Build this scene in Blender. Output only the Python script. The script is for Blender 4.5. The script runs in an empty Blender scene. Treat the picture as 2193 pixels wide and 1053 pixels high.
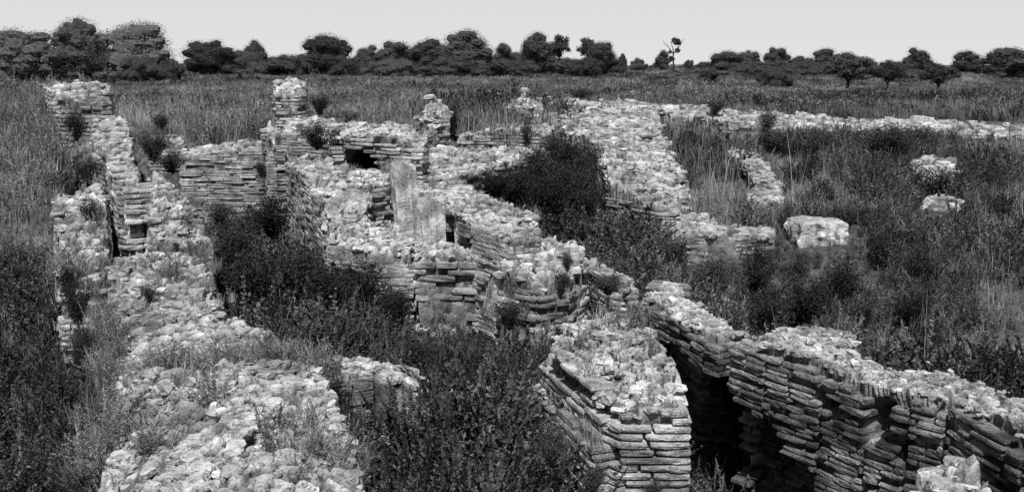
import bpy, math, random
import numpy as np
from mathutils import Vector, Matrix
random.seed(7)
RNG = np.random.default_rng(11)
sc = bpy.context.scene
COL = sc.collection

# ------------------------------------------------------------------ camera
F = 1994.0; W0, H0 = 2193.0, 1053.0; CX, CY = W0/2, H0/2
HOR = 140.0; CAMZ = 1.7
TH = math.atan((CY-HOR)/F)
cam_d = bpy.data.cameras.new('camera'); cam = bpy.data.objects.new('camera', cam_d); COL.objects.link(cam)
cam.location = (0, 0, CAMZ); cam.rotation_euler = (math.radians(90)-TH, 0, 0)
cam_d.sensor_width = 36; cam_d.lens = 36*F/W0; cam_d.clip_end = 9000; cam_d.clip_start = .05
sc.camera = cam
def ray(px, py):
    a = (px-CX)/F; u = -(py-CY)/F
    return np.array([a, math.cos(TH)+u*math.sin(TH), -math.sin(TH)+u*math.cos(TH)])
def PY(px, py, Y):                    # survey point seen at that bearing, at distance Y
    r = ray(px, py); t = Y/r[1]
    return (r[0]*t, Y, CAMZ+r[2]*t)
def PZ(px, py, z):                    # survey point at that bearing, at height z
    r = ray(px, py); t = (z-CAMZ)/r[2]
    return (r[0]*t, r[1]*t, z)

# ------------------------------------------------------------------ noise
def _h(ix, iy, iz, s):
    n = (ix.astype(np.int64)*374761393 + iy.astype(np.int64)*668265263 + iz.astype(np.int64)*2147483647 + s*974634777) & 0xffffffff
    n = ((n ^ (n >> 13))*1274126177) & 0xffffffff
    n = ((n ^ (n >> 16))*2246822519) & 0xffffffff
    return ((n ^ (n >> 15)) & 0xffffff)/float(0xffffff)
def vnoise(p, s=0):
    i = np.floor(p); f = p-i; f = f*f*(3-2*f)
    r = np.zeros(len(p))
    for a in (0, 1):
        for b in (0, 1):
            for c in (0, 1):
                w = (f[:, 0] if a else 1-f[:, 0])*(f[:, 1] if b else 1-f[:, 1])*(f[:, 2] if c else 1-f[:, 2])
                r += w*_h(i[:, 0]+a, i[:, 1]+b, i[:, 2]+c, s)
    return r*2-1
def fbm(p, s=0, o=3):
    r = 0; a = 1; t = 0
    for k in range(o):
        r = r+a*vnoise(p*2.03**k+17.3*k, s+k); t += a; a *= .5
    return r/t
def cracks(p, s=0):
    i = np.floor(p); b1 = np.full(len(p), 9.0); b2 = np.full(len(p), 9.0); cid = np.zeros(len(p))
    for a in (-1, 0, 1):
        for b in (-1, 0, 1):
            for c in (-1, 0, 1):
                x, y, z = i[:, 0]+a, i[:, 1]+b, i[:, 2]+c
                q = np.stack([x+_h(x, y, z, s), y+_h(x, y, z, s+1), z+_h(x, y, z, s+2)], 1)
                d = np.sqrt(((p-q)**2).sum(1)); n = d < b1
                b2 = np.where(n, b1, np.minimum(b2, d)); cid = np.where(n, _h(x, y, z, s+7), cid); b1 = np.where(n, d, b1)
    return b2-b1, cid
def worley(p, s=0):
    i = np.floor(p); best = np.full(len(p), 9.0)
    for a in (-1, 0, 1):
        for b in (-1, 0, 1):
            for c in (-1, 0, 1):
                x, y, z = i[:, 0]+a, i[:, 1]+b, i[:, 2]+c
                q = np.stack([x+_h(x, y, z, s), y+_h(x, y, z, s+1), z+_h(x, y, z, s+2)], 1)
                best = np.minimum(best, ((p-q)**2).sum(1))
    return np.sqrt(best)

# ------------------------------------------------------------------ materials (black-and-white world: every tone is a grey)
def ramp(nt, fac, stops):
    r = nt.nodes.new('ShaderNodeValToRGB')
    while len(r.color_ramp.elements) < len(stops): r.color_ramp.elements.new(.5)
    for e, (p, v) in zip(r.color_ramp.elements, stops): e.position = p; e.color = (v, v, v, 1)
    nt.links.new(fac, r.inputs[0]); return r.outputs[0]
def mth(nt, op, a, b):
    m = nt.nodes.new('ShaderNodeMath'); m.operation = op
    for k, v in ((0, a), (1, b)):
        if isinstance(v, (int, float)): m.inputs[k].default_value = v
        else: nt.links.new(v, m.inputs[k])
    return m.outputs[0]
def newmat(name, rough=.95):
    m = bpy.data.materials.new(name); m.use_nodes = True; nt = m.node_tree
    b = nt.nodes['Principled BSDF']; b.inputs['Roughness'].default_value = rough
    b.inputs['Specular IOR Level'].default_value = .12
    return m, nt, b
def tex(nt, kind, scale, detail=6, coord=None, **k):
    t = nt.nodes.new(kind); t.inputs['Scale'].default_value = scale
    if 'Detail' in t.inputs and kind == 'ShaderNodeTexNoise': t.inputs['Detail'].default_value = detail
    if coord is not None: nt.links.new(coord, t.inputs['Vector'])
    return t
def stone_mat(name, lo, hi, scale=6, bump=.5, dark=.35, pit=.5, streak=False):
    m, nt, b = newmat(name)
    co = nt.nodes.new('ShaderNodeTexCoord').outputs['Object']
    if streak:
        mp = nt.nodes.new('ShaderNodeMapping'); mp.inputs['Scale'].default_value = (1.2, 1.2, .7); nt.links.new(co, mp.inputs[0]); co = mp.outputs[0]
    n1 = tex(nt, 'ShaderNodeTexNoise', scale, 8, co); n2 = tex(nt, 'ShaderNodeTexNoise', scale*.22, 4, co)
    n3 = tex(nt, 'ShaderNodeTexNoise', scale*7, 5, co)
    vo = tex(nt, 'ShaderNodeTexVoronoi', scale*1.9, 0, co)
    v2 = tex(nt, 'ShaderNodeTexVoronoi', scale*1.9, 0, co)
    a = ramp(nt, n1.outputs['Fac'], [(.32, lo), (.62, hi)])
    bw = nt.nodes.new('ShaderNodeRGBToBW'); nt.links.new(vo.outputs['Color'], bw.inputs[0])
    c = ramp(nt, bw.outputs[0], [(.2, .85), (.8, 1.08)])
    d = ramp(nt, n2.outputs['Fac'], [(.38, dark), (.56, 1.0)])
    e = ramp(nt, n3.outputs['Fac'], [(.33, pit), (.5, 1.0)])
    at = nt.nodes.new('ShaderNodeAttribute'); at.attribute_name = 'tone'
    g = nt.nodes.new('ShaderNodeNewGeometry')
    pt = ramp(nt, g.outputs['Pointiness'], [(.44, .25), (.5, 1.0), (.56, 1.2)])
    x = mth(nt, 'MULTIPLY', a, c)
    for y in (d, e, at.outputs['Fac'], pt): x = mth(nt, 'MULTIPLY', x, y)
    x = mth(nt, 'MINIMUM', x, .8)
    cmb = nt.nodes.new('ShaderNodeCombineColor')
    for k in range(3): nt.links.new(x, cmb.inputs[k])
    nt.links.new(cmb.outputs[0], b.inputs['Base Color'])
    bp = nt.nodes.new('ShaderNodeBump'); bp.inputs['Strength'].default_value = bump; bp.inputs['Distance'].default_value = .035
    s = mth(nt, 'ADD', n1.outputs['Fac'], mth(nt, 'MULTIPLY', n3.outputs['Fac'], .5))
    nt.links.new(s, bp.inputs['Height']); nt.links.new(bp.outputs[0], b.inputs['Normal'])
    return m
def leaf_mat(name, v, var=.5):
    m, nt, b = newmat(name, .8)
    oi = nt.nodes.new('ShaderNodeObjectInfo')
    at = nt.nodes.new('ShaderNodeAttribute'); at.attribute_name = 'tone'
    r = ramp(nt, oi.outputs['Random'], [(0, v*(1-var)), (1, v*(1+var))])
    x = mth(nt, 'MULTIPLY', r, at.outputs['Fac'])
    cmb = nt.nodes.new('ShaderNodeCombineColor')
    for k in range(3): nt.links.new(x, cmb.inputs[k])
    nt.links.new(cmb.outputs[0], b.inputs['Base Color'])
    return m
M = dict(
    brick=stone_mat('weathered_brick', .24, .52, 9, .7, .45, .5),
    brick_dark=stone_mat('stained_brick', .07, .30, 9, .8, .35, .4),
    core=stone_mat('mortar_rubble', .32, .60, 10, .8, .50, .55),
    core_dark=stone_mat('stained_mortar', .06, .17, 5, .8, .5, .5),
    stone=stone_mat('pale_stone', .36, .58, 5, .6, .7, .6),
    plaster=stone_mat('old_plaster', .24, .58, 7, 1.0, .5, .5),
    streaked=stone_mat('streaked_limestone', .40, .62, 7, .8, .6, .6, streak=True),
    bark=stone_mat('bark', .03, .07, 5, .5),
    weed_dark=leaf_mat('dark_leaves', .065, .8), weed_mid=leaf_mat('weed_leaves', .19),
    grass=leaf_mat('dry_grass', .30, .4), black=leaf_mat('painted_shade_leaves', .02, .4), crown=leaf_mat('tree_leaves', .085, .3), crown_pale=leaf_mat('painted_haze_leaves', .17, .25),  # near-black leaves for deep shade, pale leaves for haze, both in colour
    shrub=leaf_mat('shrub_leaves', .028, .5))

# ------------------------------------------------------------------ mesh plumbing
def mesh_np(name, V, Q, mat, tone=None, smooth=False):
    V = np.asarray(V, np.float32); Q = np.asarray(Q, np.int32)
    me = bpy.data.meshes.new(name)
    n, k = Q.shape
    me.vertices.add(len(V)); me.vertices.foreach_set('co', V.ravel())
    me.loops.add(n*k); me.loops.foreach_set('vertex_index', Q.ravel())
    me.polygons.add(n); me.polygons.foreach_set('loop_start', np.arange(n, dtype=np.int32)*k)
    try: me.polygons.foreach_set('loop_total', np.full(n, k, np.int32))
    except Exception: pass
    me.update(calc_edges=True)
    me.polygons.foreach_set('use_smooth', np.full(n, bool(smooth)))
    a = me.attributes.new('tone', 'FLOAT', 'POINT')
    a.data.foreach_set('value', np.ones(len(V), np.float32) if tone is None else np.asarray(tone, np.float32))
    me.materials.append(mat); me.validate(); return me
def link(name, me, parent=None, loc=None):
    o = bpy.data.objects.new(name, me); COL.objects.link(o)
    if loc is not None: o.location = loc
    if parent is not None: o.parent = parent
    return o
def tag(o, label, cat, group=None, kind=None):
    o['label'] = label; o['category'] = cat
    if group: o['group'] = group
    if kind: o['kind'] = kind
    return o
def empty(name, loc, label, cat, group=None):
    o = bpy.data.objects.new(name, None); COL.objects.link(o); o.location = loc; o.empty_display_size = .2
    return tag(o, label, cat, group)

# template block: cube with 3x3 faces, softened corners
_c = [(x, y, z) for x in (-1, 0, 1) for y in (-1, 0, 1) for z in (-1, 0, 1) if (x, y, z) != (0, 0, 0)]
_ix = {c: i for i, c in enumerate(_c)}
TQ = []
for ax in range(3):
    for sg in (-1, 1):
        for i in (-1, 0):
            for j in (-1, 0):
                q = []
                for (a, b) in ((i, j), (i+1, j), (i+1, j+1), (i, j+1)):
                    c = [0, 0, 0]; c[ax] = sg; c[(ax+1) % 3] = a; c[(ax+2) % 3] = b; q.append(_ix[tuple(c)])
                TQ.append(q if sg > 0 else q[::-1])
TQ = np.array(TQ)
TV = np.array(_c, float)
_nz = np.abs(TV).sum(1)
TB = TV*np.where(_nz == 3, .975, 1)[:, None]                 # brick
TR = TV*np.where(_nz == 3, .92, np.where(_nz == 2, .98, 1))[:, None]   # worn brick
TS = TV*np.where(_nz == 3, .80, np.where(_nz == 2, .93, 1))[:, None]    # stone
def blocks(cen, half, yaw, tmpl, jit, tilt=.05, tone=None, rng=RNG):
    n = len(cen)
    v = tmpl[None]*np.ones((n, 1, 1)) + rng.uniform(-jit, jit, (n, len(tmpl), 3))
    v = v*half[:, None, :]
    t1 = rng.uniform(-tilt, tilt, n); t2 = rng.uniform(-tilt, tilt, n)
    z = v[:, :, 2] + v[:, :, 0]*t1[:, None] + v[:, :, 1]*t2[:, None]
    c, s = np.cos(yaw)[:, None], np.sin(yaw)[:, None]
    x = v[:, :, 0]*c - v[:, :, 1]*s; y = v[:, :, 0]*s + v[:, :, 1]*c
    V = np.stack([x, y, z], 2) + cen[:, None, :]
    Q = TQ[None] + (np.arange(n)*len(tmpl))[:, None, None]
    if tone is None: tone = rng.uniform(.7, 1.15, n)
    return V.reshape(-1, 3), Q.reshape(-1, 4), np.repeat(tone, len(tmpl))
def cat(parts):
    V, Q, T = [], [], []; o = 0
    for v, q, t in parts:
        if len(v) == 0: continue
        V.append(v); Q.append(q+o); T.append(t); o += len(v)
    return np.concatenate(V), np.concatenate(Q), np.concatenate(T)

def inside(P, poly):
    x, y = P[:, 0], P[:, 1]; r = np.zeros(len(P), bool); n = len(poly)
    for i in range(n):
        x1, y1 = poly[i]; x2, y2 = poly[(i+1) % n]
        if y1 == y2: continue
        c = ((y1 > y) != (y2 > y)) & (x < (x2-x1)*(y-y1)/(y2-y1)+x1)
        r ^= c
    return r
def edist(P, poly):
    d = np.full(len(P), 1e9); n = len(poly)
    for i in range(n):
        a = np.array(poly[i]); b = np.array(poly[(i+1) % n]); ab = b-a
        t = np.clip(((P-a)@ab)/(ab@ab+1e-12), 0, 1)
        d = np.minimum(d, np.hypot(*(P-a-t[:, None]*ab).T))
    return d
class HF:
    """surveyed top of a wall: footprint polygon plus heights"""
    def __init__(s, outline, tops, rough, ch, pw=3.0):
        s.poly = [(p[0], p[1]) for p in outline]
        a = sum(s.poly[i][0]*s.poly[(i+1) % len(s.poly)][1]-s.poly[(i+1) % len(s.poly)][0]*s.poly[i][1] for i in range(len(s.poly)))
        if a < 0: s.poly = s.poly[::-1]
        s.pts = np.array(list(outline)+list(tops)); s.rough = rough; s.ch = ch
        p = s.pts; n = len(p); K = np.zeros((n+1, n+1)); K[:n, :n] = np.hypot(p[:, None, 0]-p[None, :, 0], p[:, None, 1]-p[None, :, 1]); K[n, :n] = K[:n, n] = 1
        s.w = np.linalg.solve(K+np.diag([1e-6]*n+[0]), np.append(p[:, 2], 0))
    def __call__(s, P):
        d = np.hypot(P[:, None, 0]-s.pts[None, :, 0], P[:, None, 1]-s.pts[None, :, 1])+1e-3
        z = d@s.w[:-1]+s.w[-1]
        z = np.clip(z, s.pts[:, 2].min()-.1, s.pts[:, 2].max()+.1)
        q = np.stack([P[:, 0], P[:, 1], P[:, 0]*0], 1)
        z = z + s.rough*fbm(q*3.1, 5, 3) + s.rough*.5*fbm(q*11, 9, 2)
        zq = np.round(z/s.ch)*s.ch
        return z*.5+zq*.5
def core_mesh(h, base, res, inset, amp, stone):
    poly = h.poly; A = np.array(poly); mn = A.min(0); mx = A.max(0)
    nx = int((mx[0]-mn[0])/res)+2; ny = int((mx[1]-mn[1])/res)+2
    gx = mn[0]-res*.5+np.arange(nx+1)*res; gy = mn[1]-res*.5+np.arange(ny+1)*res
    cxx, cyy = np.meshgrid(gx[:-1]+res/2, gy[:-1]+res/2, indexing='ij')
    C = np.stack([cxx.ravel(), cyy.ravel()], 1)
    m = (inside(C, poly) & (edist(C, poly) > inset)).reshape(nx, ny)
    vx, vy = np.meshgrid(gx, gy, indexing='ij'); P = np.stack([vx.ravel(), vy.ravel()], 1)
    z = h(P)
    tid = -np.ones((nx+1, ny+1), int)
    use = np.zeros((nx+1, ny+1), bool)
    use[:-1, :-1] |= m; use[1:, :-1] |= m; use[:-1, 1:] |= m; use[1:, 1:] |= m
    idx = np.flatnonzero(use.ravel()); tid.ravel()[idx] = np.arange(len(idx))
    V = [np.stack([P[idx, 0], P[idx, 1], z[idx]], 1)]; off = len(idx)
    ii, jj = np.nonzero(m)
    Q = [np.stack([tid[ii, jj], tid[ii+1, jj], tid[ii+1, jj+1], tid[ii, jj+1]], 1)]
    # sides
    mp = np.pad(m, 1)
    E = []
    for (di, dj, a, b) in ((0, -1, (0, 0), (1, 0)), (1, 0, (1, 0), (1, 1)), (0, 1, (1, 1), (0, 1)), (-1, 0, (0, 1), (0, 0))):
        e = m & ~mp[1+di:1+di+nx, 1+dj:1+dj+ny]
        i, j = np.nonzero(e)
        E.append(np.stack([tid[i+a[0], j+a[1]], tid[i+b[0], j+b[1]]], 1))
    E = np.concatenate(E); bv = np.unique(E)
    lv = max(2, int((V[0][:, 2].max()-base)/(res*1.3)))
    mp2 = -np.ones(off, int); mp2[bv] = np.arange(len(bv))
    prev = np.arange(off)
    topv = V[0][bv]
    for k in range(1, lv+1):
        t = k/lv
        r = topv.copy(); r[:, 2] = topv[:, 2]*(1-t)+base*t
        cur = off+(k-1)*len(bv)+np.arange(len(bv)); V.append(r)
        if k == 1: ta, tb = E[:, 0], E[:, 1]
        else:
            pc = off+(k-2)*len(bv); ta, tb = pc+mp2[E[:, 0]], pc+mp2[E[:, 1]]
        pb = off+(k-1)*len(bv)
        Q.append(np.stack([tb, ta, pb+mp2[E[:, 0]], pb+mp2[E[:, 1]]], 1))
    V = np.concatenate(V); Q = np.concatenate(Q)
    f = 1/stone
    W = V+fbm(V*f*1.2, 61, 2)[:, None]*stone*.35
    e1, id1 = cracks(W*np.array([f, f*1.25, f*2.2]), 3); e2, id2 = cracks(W*np.array([f, f, f*1.8])*2.3+5, 13)
    k1 = np.clip(e1/.22, 0, 1); k2 = np.clip(e2/.25, 0, 1)
    up = (k1-.6)*.55+(id1-.5)*.8+(k2-.6)*.28+(id2-.5)*.45
    D = np.stack([fbm(V*f*.6, 21, 2)*.8, fbm(V*f*.6, 31, 2)*.8, fbm(V*f*.8, 41, 2)*.3+up], 1)
    V = V+D*amp
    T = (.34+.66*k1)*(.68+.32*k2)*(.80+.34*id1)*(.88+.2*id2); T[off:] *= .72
    return V, Q, T
def facing(h, base, ch, edges, dep, lmin, lmax, miss, jit, proud=.0, lip=.0, holes=(), worn=False, fill=(.33, .45), zcap=99):
    parts = []; n = len(h.poly)
    zt = h.pts[:, 2].max()+.15
    for i in range(n):
        if edges is not None and i not in edges: continue
        a = np.array(h.poly[i]); b = np.array(h.poly[(i+1) % n]); L = np.hypot(*(b-a))
        if L < .08: continue
        d = (b-a)/L; nr = np.array([d[1], -d[0]]); yaw = math.atan2(d[1], d[0])
        C, Hf = [], []
        z = base+ch*.5; k = 0
        while z < zt:
            s = -RNG.uniform(0, lmax)*.5
            while s < L:
                l = RNG.uniform(lmin, lmax); s0 = max(s, 0.0); s1 = min(s+l, L)
                if s1-s0 > lmin*.35:
                    o = RNG.normal(0, jit) + proud
                    c = a+d*(s0+s1)/2+nr*(o-dep/2)
                    C.append((c[0], c[1], z+RNG.normal(0, jit*.25))); Hf.append(((s1-s0)/2-.006, dep/2, ch*RNG.uniform(*fill)))
                s += l
            z += ch; k += 1
        C = np.array(C); Hf = np.array(Hf)
        q = C[:, :2]-nr*.05
        top = h(q)
        rb = fbm(C*np.array([1.3, 1.3, 2.2]), 77, 3)
        keep = (C[:, 2]+ch*.4 < top+lip) & (RNG.random(len(C)) > miss*np.clip(1.2-(top-C[:, 2])*.5, .4, 1.2)) & (rb < .42) & ~carved(C, holes) & (RNG.random(len(C)) > np.where(C[:, 2] > zcap, .8, np.where(top-C[:, 2] < ch*1.6, .38, 0)))
        C = C[keep]; Hf = Hf[keep]
        if len(C):
            tn = RNG.uniform(.62, 1.15, len(C))*(1+.25*fbm(C*1.5, 8, 2))
            parts.append(blocks(C, Hf, np.full(len(C), yaw)+RNG.normal(0, .012, len(C)), TR if worn else TB, .045 if worn else .05, .02, tn))
    return parts
def rubble(h, dens, smin, smax, flat, edge=.0, yaw0=None):
    A = np.array(h.poly); mn = A.min(0); mx = A.max(0)
    area = (mx-mn).prod(); n = int(area*dens)
    P = RNG.uniform(mn, mx, (n, 2)); P = P[inside(P, h.poly)]
    if edge > 0:
        P = P[edist(P, h.poly) > edge]
    if len(P) == 0: return []
    keep = fbm(np.stack([P[:, 0], P[:, 1], P[:, 0]*0], 1)*1.7, 55, 2) > -.25
    P = P[keep]
    z = h(P); n = len(P)
    s = smin+(smax-smin)*RNG.random(n)**2.6
    fl = RNG.uniform(flat*.6, flat*1.3, n)
    Hf = np.stack([s*RNG.uniform(.8, 1.5, n), s*RNG.uniform(.6, 1.0, n), s*fl], 1)
    C = np.stack([P[:, 0], P[:, 1], z+Hf[:, 2]*RNG.uniform(-.3, .7, n)], 1)
    yw = RNG.uniform(0, 6.28, n) if yaw0 is None else yaw0+RNG.normal(0, .35, n)
    return [blocks(C, Hf, yw, TS, .22, .18, RNG.uniform(.65, 1.15, n))]
CLEAR = []
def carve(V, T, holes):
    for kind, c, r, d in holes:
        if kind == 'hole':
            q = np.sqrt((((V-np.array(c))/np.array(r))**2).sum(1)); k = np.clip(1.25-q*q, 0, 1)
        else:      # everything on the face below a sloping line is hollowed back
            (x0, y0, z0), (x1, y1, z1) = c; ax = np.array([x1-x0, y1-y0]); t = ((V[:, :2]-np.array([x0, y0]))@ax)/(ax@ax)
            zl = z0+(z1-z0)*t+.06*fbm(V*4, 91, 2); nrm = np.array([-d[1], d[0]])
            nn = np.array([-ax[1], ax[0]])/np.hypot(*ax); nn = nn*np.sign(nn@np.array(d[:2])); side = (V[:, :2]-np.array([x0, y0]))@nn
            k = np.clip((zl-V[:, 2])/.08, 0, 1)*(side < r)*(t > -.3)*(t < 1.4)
        V = V+np.array(d)[None]*k[:, None]; T = T*(1-.88*k)  # hollows are also painted darker, deepening their shade
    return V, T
def carved(C, holes):
    r_ = np.zeros(len(C), bool)
    for kind, c, r, d in holes:
        if kind == 'hole': r_ |= ((((C-np.array(c))/np.array(r))**2).sum(1) < 1+.4*fbm(C*5, 17, 2))
        else:
            (x0, y0, z0), (x1, y1, z1) = c; ax = np.array([x1-x0, y1-y0]); t = ((C[:, :2]-np.array([x0, y0]))@ax)/(ax@ax)
            nn = np.array([-ax[1], ax[0]])/np.hypot(*ax); nn = nn*np.sign(nn@np.array(d[:2])); side = (C[:, :2]-np.array([x0, y0]))@nn
            r_ |= (C[:, 2] < z0+(z1-z0)*t+.12*fbm(C*2.5, 93, 3)) & (side < r) & (t > -.3) & (t < 1.4)
    return r_
FOOT = []          # footprints, so that plants keep off the masonry
HFS = []
GRP = None
def wall(name, label, outline, tops=(), base=-1.9, ch=.06, rough=.05, res=.036, edges=None, dens=45, smin=.03, smax=.10,
         flat=.55, miss=.05, jit=.008, bm='brick', cm='core', inset=.03, amp=.05, stone=.12, lip=0., lmin=.16, lmax=.40,
         dep=.16, catg='ruined wall', group=None, clear=False, holes=(), zcap=99, parts=True, pw=3.0, extra=(), yaw0=None):
    if catg not in ('brick pier', 'footing'):
        ch *= .84; jit *= .55; smax *= .72; smin *= .8; dens *= 1.25; amp *= .78
    h = HF(outline, tops, rough, ch, pw)
    loc = np.array([np.mean([p[0] for p in outline]), np.mean([p[1] for p in outline]), base])
    e = empty(name, loc, label, catg, group)
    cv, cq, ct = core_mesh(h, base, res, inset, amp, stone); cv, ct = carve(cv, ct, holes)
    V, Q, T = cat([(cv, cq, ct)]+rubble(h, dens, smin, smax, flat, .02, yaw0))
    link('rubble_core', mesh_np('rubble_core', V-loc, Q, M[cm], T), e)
    f = facing(h, base, ch, edges, dep, lmin, lmax, miss, jit, 0, lip, holes, bm == 'brick_dark' or ch > .047, (.31, .41) if catg == 'brick pier' else (.35, .45), zcap)
    for hh, bb in extra: f += facing(hh, bb, ch, None, dep, lmin, lmax, miss, jit)
    if f:
        V, Q, T = cat(f); link('brick_facing', mesh_np('brick_facing', V-loc, Q, M[bm], T), e)
    FOOT.append(h.poly); HFS.append(h)
    if clear: CLEAR.append(h.poly)
    return e

# ------------------------------------------------------------------ terrain
def sm(x, a, b):
    t = np.clip((x-a)/(b-a), 0, 1); return t*t*(3-2*t)
def wallx(Y): return -1.15-.49*(Y-3.8)
def G(x, y):
    x = np.asarray(x, float); y = np.asarray(y, float)
    field = .3 - 1.05*sm(x, 7, 20)*sm(y, 34, 72) + (.55*sm(x, 2, 9)+1.15*sm(x, 9, 22))*sm(y, 87, 108)
    low = -1.15-.75*sm(x, -.15, .7)*(1-sm(y, 7, 9.0))
    yb = 16.6+2.8*sm(x, -3.6, -2.6)
    z = low+.12*np.exp(-((x+.75)/.75)**2-((y-5.75)/.7)**2)+(field-low)*sm(y, yb, yb+.7)
    # right hand side climbs gently
    right = -1.45+.72*sm(y, 8.5, 15)+.43*sm(y, 15, 25)+.45*sm(y, 25, 29)
    right = right+(field-right)*sm(y, 28, 33)
    k = sm(x, 1.9, 2.9)*sm(y, 6, 8)
    z = z*(1-k)+right*k
    # left of the long wall
    lw = wallx(y)-.3
    left = -.45+.215*np.clip(y-8, 0, 7)
    left = left-1.3*(1-sm(y, 7.0, 8.6))
    left = left+(field-left)*sm(y, 16.5, 24)
    kl = sm(-x, -lw, -lw+.5)
    z = z*(1-kl)+left*kl
    P = np.stack([x.ravel(), y.ravel(), x.ravel()*0], 1)
    n = (.07*fbm(P*.9, 3, 3)+.25*fbm(P*.05, 13, 2)*sm(P[:, 1], 40, 90)).reshape(x.shape)
    return z+n
ys = [-6+.16*i for i in range(230)]
while ys[-1] < 6000: ys.append(ys[-1]*1.035)
ys = np.array(ys); us = np.linspace(-1, 1, 241)
YY, UU = np.meshgrid(ys, us, indexing='ij'); XX = UU*(9+np.maximum(YY, 0)*.95)
ZZ = G(XX, YY); n0, n1 = XX.shape
idg = np.arange(n0*n1).reshape(n0, n1)
Q = np.stack([idg[:-1, :-1], idg[:-1, 1:], idg[1:, 1:], idg[1:, :-1]], -1).reshape(-1, 4)
m, nt, b = newmat('field_soil')
co = nt.nodes.new('ShaderNodeTexCoord').outputs['Object']
a1 = tex(nt, 'ShaderNodeTexNoise', 1.3, 9, co); a2 = tex(nt, 'ShaderNodeTexNoise', .12, 4, co); a3 = tex(nt, 'ShaderNodeTexNoise', 14, 5, co)
x = mth(nt, 'MULTIPLY', ramp(nt, a1.outputs['Fac'], [(.35, .05), (.68, .12)]), ramp(nt, a3.outputs['Fac'], [(.35, .45), (.62, 1.4)]))
x = mth(nt, 'MULTIPLY', x, ramp(nt, a2.outputs['Fac'], [(.35, .7), (.65, 1.2)]))
cc = nt.nodes.new('ShaderNodeCombineColor')
for k in range(3): nt.links.new(x, cc.inputs[k])
nt.links.new(cc.outputs[0], b.inputs['Base Color'])
bp = nt.nodes.new('ShaderNodeBump'); bp.inputs['Strength'].default_value = .8; bp.inputs['Distance'].default_value = .06
nt.links.new(a3.outputs['Fac'], bp.inputs['Height']); nt.links.new(bp.outputs[0], b.inputs['Normal'])
g = link('ground', mesh_np('ground', np.stack([XX.ravel(), YY.ravel(), ZZ.ravel()], 1), Q, m, smooth=True)); g['kind'] = 'structure'

# ------------------------------------------------------------------ the ruins
# near pier: a wall end 5 m from the camera
wall('brick_pier', 'tall near brick pier with chamfered corner and pale broken rubble top',
     [PY(1155, 770, 6.33), PY(1292, 884, 5.28), PY(1328, 897, 5.17), PY(1485, 880, 5.17), PY(1440, 770, 6.0), PY(1372, 702, 6.6), PY(1225, 705, 6.9)],
     [PY(1195, 742, 6.35), PY(1285, 680, 6.25), PY(1330, 688, 6.25), PY(1400, 735, 5.95), PY(1250, 715, 6.2), PY(1340, 770, 5.75), PY(1430, 810, 5.55), PY(1230, 760, 6.1), PY(1370, 845, 5.38), PY(1450, 850, 5.38),PY(1310, 840, 5.5)],
     ch=.049, pw=2.3, res=.016, dens=260, smin=.018, smax=.055, rough=.045, amp=.05, stone=.07, inset=.075, jit=.005, miss=.02, lip=.03, zcap=-.36, catg='brick pier', lmin=.14, lmax=.42)
wall('wall_footing', 'brick footing stepping out under the left side of the near chamfered pier',
     [(.135, 6.34, -.51), (.475, 5.20, -.51), (.85, 5.35, -.51), (.55, 6.5, -.51)], [], ch=.049, inset=.07, res=.028, dens=40, smin=.01, smax=.03, rough=.01, amp=.01, catg='footing', jit=.006, miss=.03)
# right-hand foreground wall
wall('brick_wall', 'far end of the dark sloping brick wall, with a rounded pale cap behind the near pier',
     [PY(1368, 640, 7.85), PY(1455, 690, 7.2), PY(1540, 735, 6.68), PY(1612, 715, 6.9), PY(1545, 672, 7.45), PY(1480, 640, 8.0), PY(1470, 606, 8.45), PY(1400, 606, 8.4)],
     [PY(1425, 612, 8.15), PY(1450, 640, 7.9), PY(1560, 690, 7.15)],
     ch=.055, res=.025, dens=200, smin=.02, smax=.055, rough=.03, amp=.05, stone=.08, jit=.009, miss=.08, bm='brick_dark', cm='core', base=-1.9, lip=.02, inset=.08,
     holes=[('under', (PY(1368, 712, 7.85), PY(1545, 800, 6.68)), .35, (.38, .2, 0))])
wall('brick_wall', 'long dark brick wall running to the lower right corner, with a robbed hole in its face',
     [PY(1560, 745, 6.5), PY(1640, 735, 6.2), PY(1760, 782, 5.85), PY(1860, 818, 5.55), PY(1950, 848, 5.35), PY(2030, 862, 5.2), PY(2193, 945, 4.6), PY(2330, 1010, 4.3),
      PY(2400, 940, 4.7), PY(2193, 850, 5.25), PY(2080, 803, 5.7), PY(1945, 797, 6.05), PY(1850, 757, 6.25), PY(1720, 735, 6.6), PY(1640, 712, 6.9)],
     [PY(1800, 778, 6.1), PY(1900, 812, 5.8)],
     ch=.05, res=.022, dens=130, smin=.018, smax=.06, rough=.03, amp=.05, stone=.08, jit=.018, miss=.10, bm='brick_dark', cm='core', base=-2.0, lmin=.11, lmax=.30, inset=.08,
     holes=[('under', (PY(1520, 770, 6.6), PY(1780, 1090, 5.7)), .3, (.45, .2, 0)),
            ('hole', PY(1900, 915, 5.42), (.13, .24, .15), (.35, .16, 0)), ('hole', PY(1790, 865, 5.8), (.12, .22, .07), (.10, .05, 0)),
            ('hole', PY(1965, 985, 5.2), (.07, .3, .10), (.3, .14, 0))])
wall('stone_ledge', 'pale flat ledge of masonry lying along the back of the long dark brick wall',
     [PY(1645, 716, 6.7), PY(1790, 748, 6.4), PY(1838, 735, 6.5), PY(1832, 712, 6.95), PY(1740, 702, 7.2), PY(1660, 703, 7.15)], [],
     ch=.05, res=.025, dens=120, smin=.02, smax=.06, rough=.03, amp=.03, jit=.01, miss=.1, base=-1.2, catg='masonry ledge')
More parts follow.
